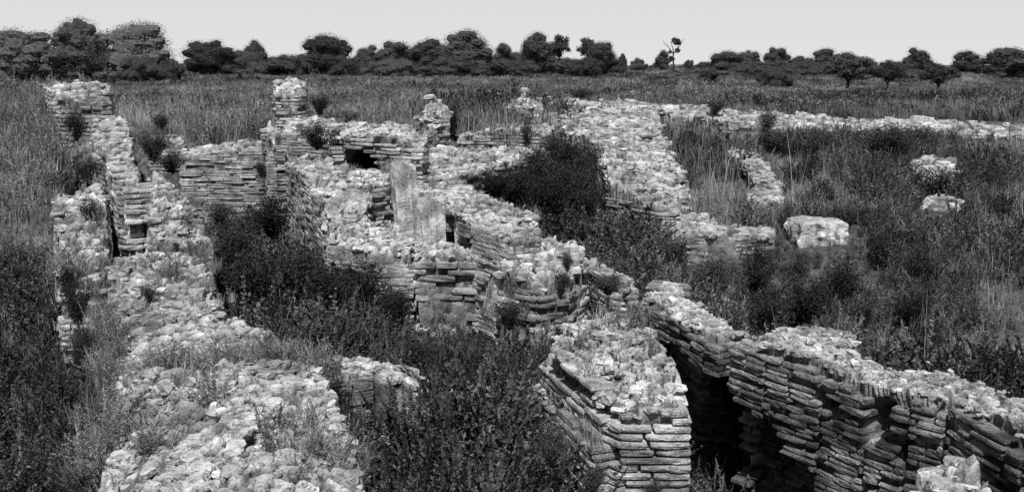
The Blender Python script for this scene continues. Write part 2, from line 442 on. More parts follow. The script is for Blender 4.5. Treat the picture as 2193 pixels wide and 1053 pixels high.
# left-hand foreground wall, the one the camera stands on
wall('rubble_wall', 'broad pale rubble wall top in the lower left foreground, strewn with stones',
     [PY(215, 1053, 3.75), PY(100, 1250, 2.6), PY(900, 1330, 2.3), PY(790, 1060, 3.75), PY(765, 965, 4.25), PY(722, 850, 4.95), PY(685, 795, 5.4), PY(560, 775, 5.55), PY(430, 790, 5.4), PY(245, 800, 5.25)],
     [PY(500, 830, 5.0), PY(400, 900, 4.5), PY(600, 900, 4.6), PY(500, 1000, 3.95), PY(650, 1000, 3.95), PY(500, 795, 5.25)],
     base=-1.8, ch=.05, res=.018, dens=150, smin=.015, smax=.07, rough=.06, amp=.06, stone=.10, jit=.012, miss=.25, flat=.5)
wall('rubble_wall', 'middle stretch of the left rubble wall, its top half hidden by grass',
     [PY(235, 835, 5.35), PY(430, 820, 5.4), PY(690, 792, 5.5), PY(612, 725, 6.05), PY(540, 690, 6.4), PY(430, 655, 6.8), PY(300, 622, 7.2), PY(225, 640, 6.9)],
     [PY(400, 720, 6.1), PY(300, 690, 6.4), PY(520, 740, 5.9)],
     base=-1.8, ch=.05, res=.022, dens=90, smin=.015, smax=.06, rough=.05, amp=.06, stone=.13, jit=.012, miss=.25)
wall('low_wall', 'low pale wall stub reaching right into the weeds below the camera',
     [PY(690, 798, 5.75), PY(800, 806, 5.9), PY(900, 830, 5.95), PY(935, 832, 6.0), PY(925, 806, 6.25), PY(860, 780, 6.45), PY(780, 770, 6.4), PY(690, 768, 6.2)],
     [], base=-1.8, ch=.055, res=.025, dens=160, smin=.02, smax=.06, rough=.03, amp=.04, jit=.01, miss=.1)
wall('rubble_wall', 'overgrown low stretch of the left wall with scattered white stones',
     [PY(230, 650, 7.0), PY(300, 630, 7.2), PY(440, 645, 7.1), PY(455, 600, 7.6), PY(430, 545, 8.3), PY(300, 545, 8.4), PY(235, 560, 8.1)],
     [PY(330, 600, 7.7)], base=-1.8, ch=.055, res=.028, dens=90, smin=.02, smax=.08, rough=.06, amp=.06, jit=.012, miss=.25, cm='core')
wall('rubble_spill', 'low spill of pale rubble and weeds at the far left beside the cracked pillar',
     [PY(120, 625, 7.9), PY(228, 605, 8.0), PY(236, 480, 9.3), PY(222, 400, 10.3), PY(110, 420, 10.3)],
     [PY(180, 500, 9.1), PY(190, 560, 8.4)], base=-1.6, ch=.06, res=.028, dens=70, smin=.02, smax=.08, rough=.09, amp=.09, jit=.012, miss=.6, catg='rubble spill')
wall('brick_pillar', 'upright brick pillar end at far left with a black crack on its right',
     [PY(243, 385, 9.6), PY(298, 392, 9.3), PY(304, 360, 9.9), PY(268, 345, 10.6), PY(225, 350, 10.4)],
     [PY(265, 372, 9.8)], base=-1.6, ch=.062, res=.028, dens=60, smin=.03, smax=.08, rough=.04, amp=.04, jit=0.012, miss=.08, catg='brick pillar', lip=.02)
wall('rubble_slope', 'pale sloping flank of rubble right of the cracked brick pillar',
     [PY(312, 520, 8.7), PY(400, 540, 8.6), PY(455, 535, 8.75), PY(440, 480, 9.3), PY(400, 430, 9.8), PY(350, 375, 10.5), PY(322, 368, 10.5), PY(312, 430, 9.5)],
     [PY(350, 440, 9.4), PY(400, 480, 9.1), PY(350, 490, 9.0)], base=-1.8, ch=.06, res=.025, dens=120, smin=.02, smax=.07, rough=.05, amp=.07, jit=.012, miss=.1, catg='rubble slope')
wall('rubble_wall', 'bulging pale wall head at far left above the brick pillar',
     [PY(192, 300, 11.5), PY(235, 345, 10.6), PY(285, 345, 10.7), PY(280, 280, 12.2), PY(265, 252, 13.2), PY(205, 252, 13.2)],
     [PY(240, 265, 12.4), PY(240, 300, 11.6)], base=-1.0, ch=.07, res=.036, dens=60, smin=.03, smax=.1, rough=.06, amp=.09, stone=.2, jit=0.012, miss=.1)
wall('rubble_wall', 'farthest pale block of the left wall against the trees',
     [PY(100, 200, 15), PY(170, 215, 14.6), PY(238, 218, 14.6), PY(240, 190, 16), PY(215, 178, 16.6), PY(90, 185, 16.6)],
     [PY(200, 182, 15.5)], base=-.6, ch=.08, res=.045, dens=30, smin=.04, smax=.12, rough=.06, amp=.08, stone=.2, jit=0.012, miss=.1)
# far left room: brick wall and the two pale strips behind it
wall('brick_wall', 'low brick wall with many thin courses at the back of the left room',
     [PY(385, 340, 15.6), PY(605, 318, 15.6), PY(608, 300, 16.4), PY(520, 300, 16.4), PY(385, 320, 16.4)],
     [PY(500, 327, 15.6)], base=-1.7, ch=.052, res=.045, dens=26, smin=.04, smax=.10, rough=.05, amp=.06, jit=.014, miss=.12, bm='brick', cm='core', lmin=.2, lmax=.6)
wall('low_wall', 'short pale wall strip in the grass above the left room',
     [PY(315, 305, 17.0), PY(395, 308, 17.0), PY(397, 292, 17.7), PY(325, 290, 17.7)], [], base=-.2, ch=.08, res=.045, dens=20, smin=.04, smax=.1, rough=.02, amp=.04, jit=.012, clear=True)
wall('low_wall', 'long thin straight pale wall line at the foot of the field on the left',
     [PY(312, 277, 20), PY(570, 277, 20), PY(570, 268, 20.7), PY(312, 268, 20.7)], [], base=0, ch=.08, res=.07, dens=10, smin=.03, smax=.08, rough=.02, amp=.03, jit=.01, clear=True)
# column stump and its shoulders
wall('masonry_pillar', 'tall rounded stump of masonry standing above the left room',
     [PY(580, 195, 15.7), PY(588, 212, 15.3), PY(640, 212, 15.2), PY(660, 195, 15.6), PY(655, 185, 16.1), PY(600, 180, 16.3)],
     [PY(620, 172, 15.8), PY(640, 178, 15.7)], base=-.8, ch=.06, res=.032, dens=160, smin=.04, smax=.1, rough=.06, amp=.12, stone=.2, jit=0.021, miss=.5, bm='brick', catg='masonry pillar')
wall('brick_wall', 'stepped brick shoulder at the foot of the tall rounded stump',
     [PY(590, 330, 14.4), PY(600, 290, 14.7), PY(715, 300, 14.1), PY(735, 330, 13.7), PY(760, 300, 14.8), PY(700, 255, 15.6), PY(640, 245, 16.1), PY(575, 268, 15.9), PY(560, 300, 15.4)],
     [PY(640, 262, 15.2), PY(690, 275, 14.9)], base=-1.7, ch=.055, res=.036, dens=50, smin=.04, smax=.12, rough=.06, amp=.08, stone=.18, jit=0.015, miss=.12, edges=None)
# centre: big flat-topped block with a black hole
wall('masonry_block', 'large flat topped masonry block with a black hollow at its lower left',
     [PY(735, 300, 12.6), PY(735, 296, 12.9), PY(905, 318, 12.3), PY(918, 305, 13.2), PY(880, 268, 14.4), PY(735, 268, 14.6), PY(700, 272, 14.4)],
     [PY(800, 285, 12.9), PY(870, 290, 12.9)], base=-1.5, ch=.06, res=.032, dens=90, smin=.04, smax=.12, rough=.05, amp=.11, stone=.2, jit=0.024, miss=.14, catg='masonry block', lmin=.15, lmax=.4,
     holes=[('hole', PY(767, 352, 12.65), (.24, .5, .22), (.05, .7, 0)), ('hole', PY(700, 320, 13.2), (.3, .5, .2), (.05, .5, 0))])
wall('brick_wall', 'near corner of the left room with slanting brick courses and a white plaster patch',
     [PY(612, 350, 13.9), PY(690, 445, 10.7), PY(760, 460, 10.5), PY(800, 425, 11.2), PY(745, 365, 12.3), PY(735, 335, 13.4), PY(650, 335, 14.2)],
     [PY(700, 380, 12.1), PY(740, 385, 12.0), PY(670, 350, 13.2)], base=-1.7, ch=.05, res=.032, dens=110, smin=.03, smax=.1, rough=.05, amp=.09, stone=.16, jit=0.013, miss=.08)
wall('rubble_mound', 'rounded lump of rubble below the black hollow',
     [PY(740, 395, 11.4), PY(790, 400, 11.3), PY(835, 392, 11.6), PY(838, 375, 12.1), PY(780, 368, 12.3), PY(745, 370, 12.2)],
     [PY(775, 378, 11.7)], base=-1.2, ch=.07, res=.028, dens=90, smin=.03, smax=.09, rough=.04, amp=.07, jit=0.018, miss=.1, catg='rubble mound')
wall('rubble_wall', 'pale lower terrace of rubble in front of the white plaster patch',
     [PY(700, 520, 9.9), PY(790, 548, 9.6), PY(885, 548, 9.6), PY(890, 490, 10.3), PY(850, 470, 10.7), PY(760, 475, 10.7), PY(700, 470, 10.8)],
     [PY(780, 500, 10.2), PY(850, 500, 10.2)], base=-1.7, ch=.055, res=.028, dens=120, smin=.03, smax=.09, rough=.06, amp=.09, stone=.16, jit=0.018, miss=.12)
wall('masonry_block', 'squared rubble block at the near end of the central wall, black shadow on its left',
     [PY(886, 548, 9.2), PY(1048, 552, 9.2), PY(1052, 535, 9.7), PY(890, 530, 9.8)],
     [], base=-1.8, ch=.08, res=.025, dens=120, smin=.03, smax=.08, rough=.04, amp=.12, stone=.18, jit=0.027, miss=.3, catg='masonry block', bm='brick', clear=True)
wall('brick_wall', 'central brick wall sloping down to the right with dark slanting courses',
     [PY(915, 430, 10.3), PY(1010, 480, 9.3), PY(1090, 525, 8.7), PY(1160, 515, 8.9), PY(1152, 470, 9.9), PY(1100, 440, 10.8), PY(1000, 405, 11.9), PY(900, 392, 12.2), PY(885, 400, 11.8)],
     [PY(960, 425, 10.9), PY(1060, 460, 9.9), PY(1130, 460, 9.8)], base=-1.8, ch=.05, res=.028, dens=110, smin=.03, smax=.08, rough=.04, amp=.07, stone=.14, jit=0.018, miss=.08, bm='brick', cm='core', holes=[('hole', PY(985, 505, 9.8), (.28, .35, .2), (.3, .35, 0))])
wall('rubble_wall', 'ragged stepped end of the central wall sinking into weeds',
     [PY(1060, 570, 8.6), PY(1150, 610, 8.3), PY(1220, 600, 8.5), PY(1262, 565, 9.1), PY(1240, 530, 9.7), PY(1165, 510, 9.8), PY(1100, 520, 9.3)],
     [PY(1140, 540, 9.0), PY(1200, 560, 8.9)], base=-1.8, ch=.07, res=.032, dens=110, smin=.03, smax=.09, rough=.08, amp=.11, stone=.16, jit=0.030, miss=.2)
wall('low_wall', 'narrow pale wall strip slanting down to the near sloping brick wall',
     [PY(1250, 565, 9.7), PY(1340, 606, 8.9), PY(1360, 596, 9.15), PY(1265, 549, 10.1)], [], base=-1.7, ch=.07, res=.036, dens=20, smin=.02, smax=.05, rough=.02, amp=.02, jit=.01)
wall('brick_wall', 'middle wall of broad flat courses bordering the black pit',
     [PY(850, 375, 12.4), PY(1000, 378, 12.6), PY(1120, 338, 14.6), PY(1150, 324, 15.5), PY(1100, 317, 15.9), PY(915, 322, 15.0), PY(895, 345, 13.6)],
     [PY(950, 350, 13.6)], base=-1.6, ch=.075, res=.036, dens=60, smin=.04, smax=.12, rough=.05, amp=.09, stone=.2, jit=0.024, miss=.12, lmin=.25, lmax=.8)
wall('masonry_pillar', 'small pointed cone of masonry standing in the grass behind the middle wall',
     [PY(888, 276, 18.2), PY(925, 290, 17.8), PY(964, 276, 18.2), PY(962, 265, 18.9), PY(925, 262, 19.2), PY(890, 265, 18.9)],
     [PY(928, 196, 18.5), PY(908, 238, 18.35), PY(945, 234, 18.4), PY(922, 238, 18.1)], base=-.8, ch=.08, res=.036, dens=80, smin=.05, smax=.12, rough=.05, amp=.12, stone=.2, jit=0.021, miss=.5, catg='masonry pillar', pw=2.4)
wall('brick_wall', 'sloping brick wall rising to the right behind the black pit',
     [PY(980, 296, 19.5), PY(1085, 275, 19.3), PY(1175, 285, 18.8), PY(1190, 270, 19.6), PY(1090, 258, 20.3), PY(1040, 265, 20.2), PY(975, 288, 20.3)], [],
     base=-1, ch=.08, res=.045, dens=30, smin=.04, smax=.1, rough=.04, amp=.07, jit=0.018, miss=.1)
wall('masonry_pillar', 'jagged wall stub with a white stone perched on top',
     [PY(1082, 235, 20.3), PY(1100, 245, 20), PY(1160, 240, 20), PY(1165, 225, 20.8), PY(1085, 225, 20.8)], [PY(1112, 212, 20.4), PY(1130, 214, 20.4), PY(1150, 226, 20.4)],
     base=-.6, ch=.08, res=.036, dens=80, smin=.04, smax=.1, rough=.08, amp=.1, stone=.2, jit=0.024, miss=.15, catg='masonry pillar')
# right of centre: the broad pale L-shaped wall
wall('rubble_wall', 'broad pale top of the L shaped wall crossing the far side of the black pit',
     [PY(1118, 240, 21.5), PY(1180, 268, 20.2), PY(1240, 292, 19.0), PY(1290, 312, 18.0), PY(1350, 300, 18.8), PY(1415, 285, 20.2), PY(1405, 225, 27), PY(1330, 218, 27.5), PY(1250, 222, 26.5), PY(1165, 212, 25.5)],
     [PY(1260, 245, 22.5), PY(1340, 245, 23), PY(1200, 228, 23)], base=-1.4, ch=.08, res=.08, dens=36, smin=.05, smax=.16, rough=.06, amp=.14, stone=.3, jit=0.018, miss=.12, lmin=.25, lmax=.6)
wall('rubble_wall', 'long pale flank of the L shaped wall stepping down toward the camera',
     [PY(1288, 330, 16.6), PY(1300, 385, 15.4), PY(1352, 425, 14.9), PY(1400, 452, 14.4), PY(1450, 470, 14.3), PY(1482, 455, 14.8), PY(1475, 400, 16.2), PY(1440, 340, 18.2), PY(1415, 285, 20.8), PY(1345, 285, 20.4), PY(1290, 300, 18.6)],
     [PY(1340, 350, 16.6), PY(1400, 380, 16.2), PY(1380, 320, 18.0), PY(1430, 420, 15.3)], base=-1.6, ch=.062, res=.045, dens=60, smin=.05, smax=.15, rough=.07, amp=.12, stone=.25, jit=0.024, miss=.12, lmin=.25, lmax=.6)
wall('low_wall', 'low broken wall line crossing the grass left of the pale stump shaped rock',
     [PY(1440, 500, 12.7), PY(1560, 506, 12.7), PY(1660, 504, 12.8), PY(1660, 484, 13.5), PY(1560, 484, 13.5), PY(1500, 462, 14.2), PY(1455, 466, 14.0)], [],
     base=-1.5, ch=.06, res=.045, dens=45, smin=.04, smax=.12, rough=.06, amp=.08, stone=.2, jit=0.024, miss=.3, clear=True)
wall('curved_wall', 'pale curved rubble wall arching down through the grass on the right',
     [PY(1560, 330, 19.8), PY(1600, 355, 18.6), PY(1615, 395, 17.2), PY(1600, 430, 16.0), PY(1640, 440, 15.8), PY(1676, 440, 15.9), PY(1670, 400, 17.2), PY(1645, 355, 19), PY(1600, 326, 20.6), PY(1565, 318, 20.8)],
     [], base=-1.5, ch=.08, res=.045, dens=90, smin=.05, smax=.13, rough=.06, amp=.1, stone=.22, jit=0.024, miss=.2, catg='curved wall', clear=True)
wall('rubble_wall', 'long low bank of pale rubble stones closing the far right of the site',
     [PY(1400, 245, 27.5), PY(1500, 255, 26.8), PY(1600, 272, 25.5), PY(1800, 280, 25), PY(1960, 285, 25), PY(2080, 290, 25), PY(2220, 300, 24.5), PY(2220, 270, 27.6), PY(1960, 262, 28), PY(1800, 256, 28), PY(1600, 247, 28), PY(1500, 230, 29), PY(1400, 226, 29)],
     [], base=-.5, ch=.1, res=.1, dens=26, smin=.07, smax=.24, rough=.07, amp=.16, stone=.35, jit=0.030, miss=.3, flat=.7, clear=True)
wall('rubble_wall', 'pale rubble patch at the right edge below the long stone bank',
     [PY(1950, 345, 19.4), PY(1960, 385, 18), PY(2020, 392, 18), PY(2050, 370, 18.8), PY(2040, 345, 19.8), PY(1990, 335, 20.2)],
     [], base=-1.5, ch=.09, res=.08, dens=45, smin=.05, smax=.18, rough=.1, amp=.14, stone=.3, jit=0.030, miss=.3, clear=True)
wall('rubble_wall', 'lower of the two rubble patches at the right edge, beside dark bushes',
     [PY(1970, 440, 15.6), PY(2000, 470, 15), PY(2050, 470, 15.1), PY(2060, 435, 15.9), PY(2000, 420, 16.2)],
     [], base=-1.5, ch=.09, res=.08, dens=45, smin=.05, smax=.16, rough=.1, amp=.14, stone=.3, jit=0.030, miss=.3, clear=True)
wall('rubble_wall', 'pale rubble in the lower right corner in front of the dark brick wall',
     [PY(1945, 1045, 4.0), PY(1960, 1090, 3.8), PY(2120, 1130, 3.5), PY(2110, 1000, 4.0), PY(2030, 985, 4.2), PY(1990, 1010, 4.12)], [],
     base=-1.8, ch=.06, res=.025, dens=160, smin=.02, smax=.07, rough=.05, amp=.08, stone=.14, jit=0.018, miss=.2)

SPILL = HFS[[k for k, f in enumerate(HFS) if abs(f.pts[0][0]-PY(120, 625, 7.9)[0]) < 1e-6][0]]
# ------------------------------------------------------------------ single stones
def stone(name, label, c, size, yaw=0, tilt=0, seed=1, mat='stone', cat='stone', ribs=0, n=14, pw=.6, wob=.22, crk=1.0):
    u = np.linspace(-1, 1, n); V = []; Q = []; idx = {}
    for ax in range(3):
        for sg in (-1, 1):
            for i in range(n):
                for j in range(n):
                    p = [0, 0, 0]; p[ax] = sg; p[(ax+1) % 3] = u[i]; p[(ax+2) % 3] = u[j]
                    k = tuple(round(t, 4) for t in p)
                    if k not in idx: idx[k] = len(V); V.append(k)
            for i in range(n-1):
                for j in range(n-1):
                    q = []
                    for a, b in ((i, j), (i+1, j), (i+1, j+1), (i, j+1)):
                        p = [0, 0, 0]; p[ax] = sg; p[(ax+1) % 3] = u[a]; p[(ax+2) % 3] = u[b]; q.append(idx[tuple(round(t, 4) for t in p)])
                    Q.append(q if sg > 0 else q[::-1])
    V = np.array(V, float); r = np.linalg.norm(V, axis=1, keepdims=True); V = V/(r**pw)
    w = worley(V*2.2+seed*7.7, seed); ec, ei = cracks(V*3.1+seed, seed)
    V = V*(1+crk*(.10*(ei-.5)+.05*np.clip(ec/.2, 0, 1))[:, None])
    V = V*(1+wob*fbm(V*1.6+seed*3.1, seed, 3)[:, None]+.05*(.5-w)[:, None])
    if ribs: V[:, :2] *= (1+.035*np.sin(np.arctan2(V[:, 1], V[:, 0])*ribs+3*fbm(V*1.1, 3, 2)))[:, None]
    V = V*np.array(size)
    o = link(name, mesh_np(name, V, Q, M[mat], np.clip(1.2-.5*w, .6, 1.2)), None, c); o.rotation_euler = (tilt, 0, yaw)
    return tag(o, label, cat)
stone('fallen_stone', 'long rounded pale block lying on the left foreground rubble wall', PY(632, 826, 5.12), (.115, .05, .045), -.55, .1, 3, cat='fallen stone')
stone('fallen_stone', 'blunt upright pale stone at the back of the foreground rubble top', PY(502, 812, 5.22), (.09, .06, .06), .3, 0, 5, cat='fallen stone')
stone('fallen_stone', 'flat tilted slab in the middle of the foreground rubble top', PY(482, 868, 4.8), (.15, .09, .035), .2, .25, 8, cat='fallen stone')
stone('white_stone', 'bright white flat stone lying on the central sloping wall', PY(985, 406, 11.6), (.17, .1, .05), 0, .1, 9, cat='white stone')
stone('perched_stone', 'small white capstone perched on the jagged wall stub in the distance', PY(1123, 192, 20.4), (.085, .06, .04), 0, 0, 12, cat='perched stone')
stone('perched_stone', 'narrow upright stone carrying the small white capstone in the distance', PY(1121, 205, 20.4), (.05, .05, .11), 0, .1, 13, cat='perched stone')
stone('boulder', 'pale stump shaped rock standing among dark bushes on the right', PY(1745, 505, 13.4), (.37, .3, .25), .1, 0, 24, ribs=15, n=44, pw=.22, wob=.16, crk=.3, mat='streaked', cat='boulder')
stone('plaster_slab', 'smooth leaning slab of white plaster on the left room corner', PY(745, 450, 10.75), (.25, .08, .20), .2, -.5, 23, mat='plaster', n=36, wob=.6, cat='plaster slab')
stone('leaning_slab', 'tall streaked grey slab leaning at the head of the central wall', PY(868, 425, 10.6), (.14, .13, .40), .35, -.16, 25, mat='plaster', n=50, wob=.18, pw=.3, crk=.25, cat='leaning slab', ribs=9)
stone('leaning_slab', 'lower streaked slab leaning above the squared rubble block', PY(922, 495, 10.0), (.17, .13, .38), .1, -.2, 28, mat='plaster', n=50, wob=.18, pw=.3, crk=.25, cat='leaning slab', ribs=9)
stone('leaning_slab', 'thin pointed shard of plaster right of the lower streaked slab', PY(988, 495, 9.8), (.07, .05, .27), -.2, .1, 29, mat='plaster', n=24, wob=.5, pw=.9, cat='leaning slab')
for k, (px, py, Y, s, lb) in enumerate([(325, 568, 8.3, .07, 'white flat stone in the grass below the cracked brick pillar'), (455, 655, 7.2, .06, 'small pale stone where the left wall meets the dark weeds'),
        (300, 618, 7.5, .09, 'pale rounded stone beside the dark sprig on the left wall'), (1012, 883, 6.6, .022, 'tiny white stone alone in the dark weeds left of the near pier'),
        (1330, 800, 5.75, .05, 'white lump caught in the broken top of the near pier'), (1270, 855, 27, .0, ''), (1475, 660, 7.9, .0, '')]):
    if s: stone('fallen_stone', lb, PY(px, py, Y), (s*1.4, s, s*.7), k, 0, 40+k, cat='fallen stone', n=9)

_b = PY(1745, 500, 13.4); CLEAR.append([(_b[0]-.6, _b[1]-.7), (_b[0]+.6, _b[1]-.7), (_b[0]+.6, _b[1]+.4), (_b[0]-.6, _b[1]+.4)])
# ------------------------------------------------------------------ plants
def leafquads(C, D, size, wid, rng, tone):
    """C centres, D directions; rhombic leaves"""
    n = len(C); D = D/np.linalg.norm(D, axis=1, keepdims=True)
    r = rng.normal(size=(n, 3)); S = np.cross(D, r); S /= np.linalg.norm(S, axis=1, keepdims=True)
    L = np.asarray(size).reshape(-1, 1)*np.ones((n, 1)); Wd = L*wid
    V = np.stack([C, C+D*L*.5+S*Wd, C+D*L, C+D*L*.5-S*Wd], 1).reshape(-1, 3)
    Q = np.arange(n*4).reshape(n, 4)
    return V, Q, np.repeat(tone*np.ones(n), 4)
def blade(P0, h, lean, w, rng, tone):
    n = len(P0); az = rng.uniform(0, 6.28, n); d = np.stack([np.cos(az), np.sin(az), az*0], 1); s = np.stack([-np.sin(az), np.cos(az), az*0], 1)
    h = h.reshape(-1, 1); le = lean.reshape(-1, 1); up = np.array([0, 0, 1.0]); w = w.reshape(-1, 1)
    m_ = P0+up*h*.55+d*le*h*.3; t = P0+up*h*(1-.25*le)+d*le*h*.9
    V = np.stack([P0-s*w, P0+s*w, m_+s*w*.7, m_-s*w*.7, t+s*w*.1, t-s*w*.1], 1).reshape(-1, 3)
    b = np.arange(n)[:, None]*6
    Q = np.concatenate([b+np.array([0, 1, 2, 3]), b+np.array([3, 2, 4, 5])])
    return V, Q, np.repeat(tone*np.ones(n), 6)
def tuft(seed, n, rad, hmin, hmax, w, lean=.5):
    r = np.random.default_rng(seed); a = r.uniform(0, 6.28, n); q = rad*np.sqrt(r.random(n))
    P0 = np.stack([np.cos(a)*q, np.sin(a)*q, a*0-.03], 1)
    return blade(P0, r.uniform(hmin, hmax, n), r.uniform(.05, lean, n), r.uniform(.6, 1.2, n)*w, r, r.uniform(.6, 1.4, n))
def weed(seed, ns, h, spread, leaf, nl, wid=.3, droop=.25):
    r = np.random.default_rng(seed); parts = []; C = []; D = []; T = []
    B0, Hh = [], []
    for s in range(ns):
        az = r.uniform(0, 6.28); ln = r.uniform(.1, 1)*spread; hh = h*r.uniform(.55, 1.1)
        b0 = np.array([r.normal(0, .05), r.normal(0, .05), -.02]); t0 = r.uniform(.7, 1.3)
        pts = []
        for k in range(6):
            t = k/5; pts.append(b0+np.array([math.cos(az)*ln*t*t, math.sin(az)*ln*t*t, hh*t*(1-droop*t*ln/h)]))
        pts = np.array(pts)
        for a, b in zip(pts[:-1], pts[1:]):
            C.append(a); D.append((b-a)); T.append((np.linalg.norm(b-a)*1.15, .05, t0*.8))
        for k in range(nl):
            t = r.uniform(.12, 1)*4.999; i = int(t); p = pts[i]*(1-(t-i))+pts[i+1]*(t-i)
            a2 = r.uniform(0, 6.28); el = r.uniform(-.1, 1.2)
            C.append(p); D.append(np.array([math.cos(a2)*math.cos(el), math.sin(a2)*math.cos(el), math.sin(el)])); T.append((leaf*r.uniform(.6, 1.3), wid, t0*r.uniform(.7, 1.4)))
    C = np.array(C); D = np.array(D); T = np.array(T)
    n = len(C); Dn = D/np.linalg.norm(D, axis=1, keepdims=True); S = np.cross(Dn, r.normal(size=(n, 3))); S /= np.linalg.norm(S, axis=1, keepdims=True)
    L = T[:, :1]; Wd = L*T[:, 1:2]
    V = np.stack([C, C+Dn*L*.5+S*Wd, C+Dn*L, C+Dn*L*.5-S*Wd], 1).reshape(-1, 3)
    return V, np.arange(n*4).reshape(n, 4), np.repeat(T[:, 2], 4)
def patch(seed, n, rad, hmin, hmax, w, nw, wh):
    r = np.random.default_rng(seed); parts = [tuft(seed, n, rad, hmin, hmax, w, .6)]
    for k in range(nw):
        v, q, t = weed(seed*31+k, 6, wh*r.uniform(.6, 1.2), .15, .045, 26, .3)
        a = r.uniform(0, 6.28); d = rad*math.sqrt(r.random()); parts.append((v+np.array([math.cos(a)*d, math.sin(a)*d, 0]), q, t*.6))
    return cat(parts)
LIB = bpy.data.collections.new('plant_library')
def source(name, geo, mat, i):
    o = bpy.data.objects.new('%03d_%s' % (i, name), mesh_np(name, *geo[:2], M[mat], geo[2])); LIB.objects.link(o); return o
SRC = []
def S(name, geo, mat):
    c = bpy.data.collections.new(name); i = len(SRC); o = source(name, geo, mat, i); SRC.append(o); return i
weeds_d = [S('weed', weed(100+i, 14, .5, .32, .024, 75, .24), 'weed_dark') for i in range(4)]
weeds_m = [S('weed', weed(200+i, 12, .42, .28, .022, 60, .2), 'weed_mid') for i in range(4)]
weeds_n = [S('weed', weed(150+i, 16, .5, .34, .014, 120, .26), 'weed_dark') for i in range(3)]
tufts_m = [S('tuft', tuft(300+i, 46, .12, .12, .36, .0045, .8), 'weed_mid') for i in range(3)]
stalks = [S('stalk', tuft(350+i, 7, .10, .5, .95, .0028, .5), 'grass') for i in range(2)]
tufts_g = [S('tuft', tuft(400+i, 40, .10, .10, .32, .004, .8), 'grass') for i in range(3)]
pat_f = [S('patch', patch(500+i, 620, .8, .2, .5, .0065, 5, .5), 'weed_mid') for i in range(4)]
pat_g = [S('patch', patch(600+i, 620, .8, .2, .45, .006, 1, .45), 'grass') for i in range(2)]
pat_d = [S('patch', patch(700+i, 420, .8, .2, .5, .0065, 12, .5), 'weed_dark') for i in range(2)]
def clump(seed):
    r = np.random.default_rng(seed); n = 1100; d = r.normal(size=(n, 3)); d[:, 2] = np.abs(d[:, 2]); d /= np.linalg.norm(d, axis=1, keepdims=True)
    b = 1+.35*fbm(d*2.3+seed, seed, 2); C = d*(.35+.17*r.random(n))[:, None]*b[:, None]*np.array([1, 1, .85])
    return leafquads(C, d+r.normal(size=(n, 3)), r.uniform(.03, .08, n), .35, r, r.uniform(.5, 1.4, n)*b)
clumps = [S('clump', clump(800+i), 'weed_mid') for i in range(3)]+[S('clump', clump(810+i), 'weed_dark') for i in range(2)]
def scatter(name, label, catg, P, rot, scl, idx):
    me = bpy.data.meshes.new(name); me.vertices.add(len(P)); me.vertices.foreach_set('co', np.asarray(P, np.float32).ravel())
    a = me.attributes.new('rot', 'FLOAT_VECTOR', 'POINT'); a.data.foreach_set('vector', np.asarray(rot, np.float32).ravel())
    a = me.attributes.new('scl', 'FLOAT_VECTOR', 'POINT'); a.data.foreach_set('vector', np.asarray(scl, np.float32).ravel())
    a = me.attributes.new('idx', 'INT', 'POINT'); a.data.foreach_set('value', np.asarray(idx, np.int32))
    o = link(name, me); tag(o, label, catg, None, 'stuff')
    ng = bpy.data.node_groups.new(name, 'GeometryNodeTree')
    ng.interface.new_socket('Geometry', in_out='INPUT', socket_type='NodeSocketGeometry')
    ng.interface.new_socket('Geometry', in_out='OUTPUT', socket_type='NodeSocketGeometry')
    N = ng.nodes; L = ng.links; gi = N.new('NodeGroupInput'); go = N.new('NodeGroupOutput')
    ci = N.new('GeometryNodeCollectionInfo'); ci.inputs[0].default_value = LIB; ci.inputs['Separate Children'].default_value = True; ci.inputs['Reset Children'].default_value = True
    ip = N.new('GeometryNodeInstanceOnPoints'); ip.inputs['Pick Instance'].default_value = True
    def na(t, nm):
        q = N.new('GeometryNodeInputNamedAttribute'); q.data_type = t; q.inputs['Name'].default_value = nm
        return [s for s in q.outputs if s.name == 'Attribute' and s.enabled][0]
    L.new(gi.outputs[0], ip.inputs['Points']); L.new(ci.outputs[0], ip.inputs['Instance'])
    L.new(na('INT', 'idx'), ip.inputs['Instance Index']); L.new(na('FLOAT_VECTOR', 'rot'), ip.inputs['Rotation']); L.new(na('FLOAT_VECTOR', 'scl'), ip.inputs['Scale'])
    L.new(ip.outputs[0], go.inputs[0])
    md = o.modifiers.new('scatter', 'NODES'); md.node_group = ng
    return o
def onwall(P, m=.0):
    r = np.zeros(len(P), bool)
    for f in FOOT: r |= inside(P, f)
    return r
def frustum(P, pad=.1):
    return np.abs(P[:, 0]) < (P[:, 1]+1.0)*(.56+pad)+.6
def lowf(P, f, s): return fbm(np.stack([P[:, 0], P[:, 1], P[:, 0]*0], 1)*f, s, 3)
def shade_low(P):
    # plants stay short on the trodden strips beside the low walls
    f = np.ones(len(P))
    for poly in CLEAR:
        A = np.array(poly); c = A.mean(0)
        for t, k in ((0, .45), (.6, .35), (1.2, .5)):
            B = A*(1-t/max(c[1], 1))
            m = inside(P, B) | (edist(P, B) < .25)
            f = np.where(m, np.minimum(f, k), f)
    return f
def place(P, smin, smax, choices, prob=None):
    n = len(P); z = G(P[:, 0], P[:, 1])
    s = RNG.uniform(smin, smax, n)*shade_low(P)*np.clip(1+.9*lowf(P, .55, 66), .45, 1.6)
    rot = np.stack([RNG.normal(0, .08, n), RNG.normal(0, .08, n), RNG.uniform(0, 6.28, n)], 1)
    if prob is not None: prob = np.array(prob)/sum(prob)
    idx = RNG.choice(choices, n, p=prob)
    return np.stack([P[:, 0], P[:, 1], z-.01], 1), rot, np.stack([s, s, np.minimum(s, 1.05*np.where(P[:, 1] > 26, .8, 1.6))*RNG.uniform(.8, 1.2, n)], 1), idx
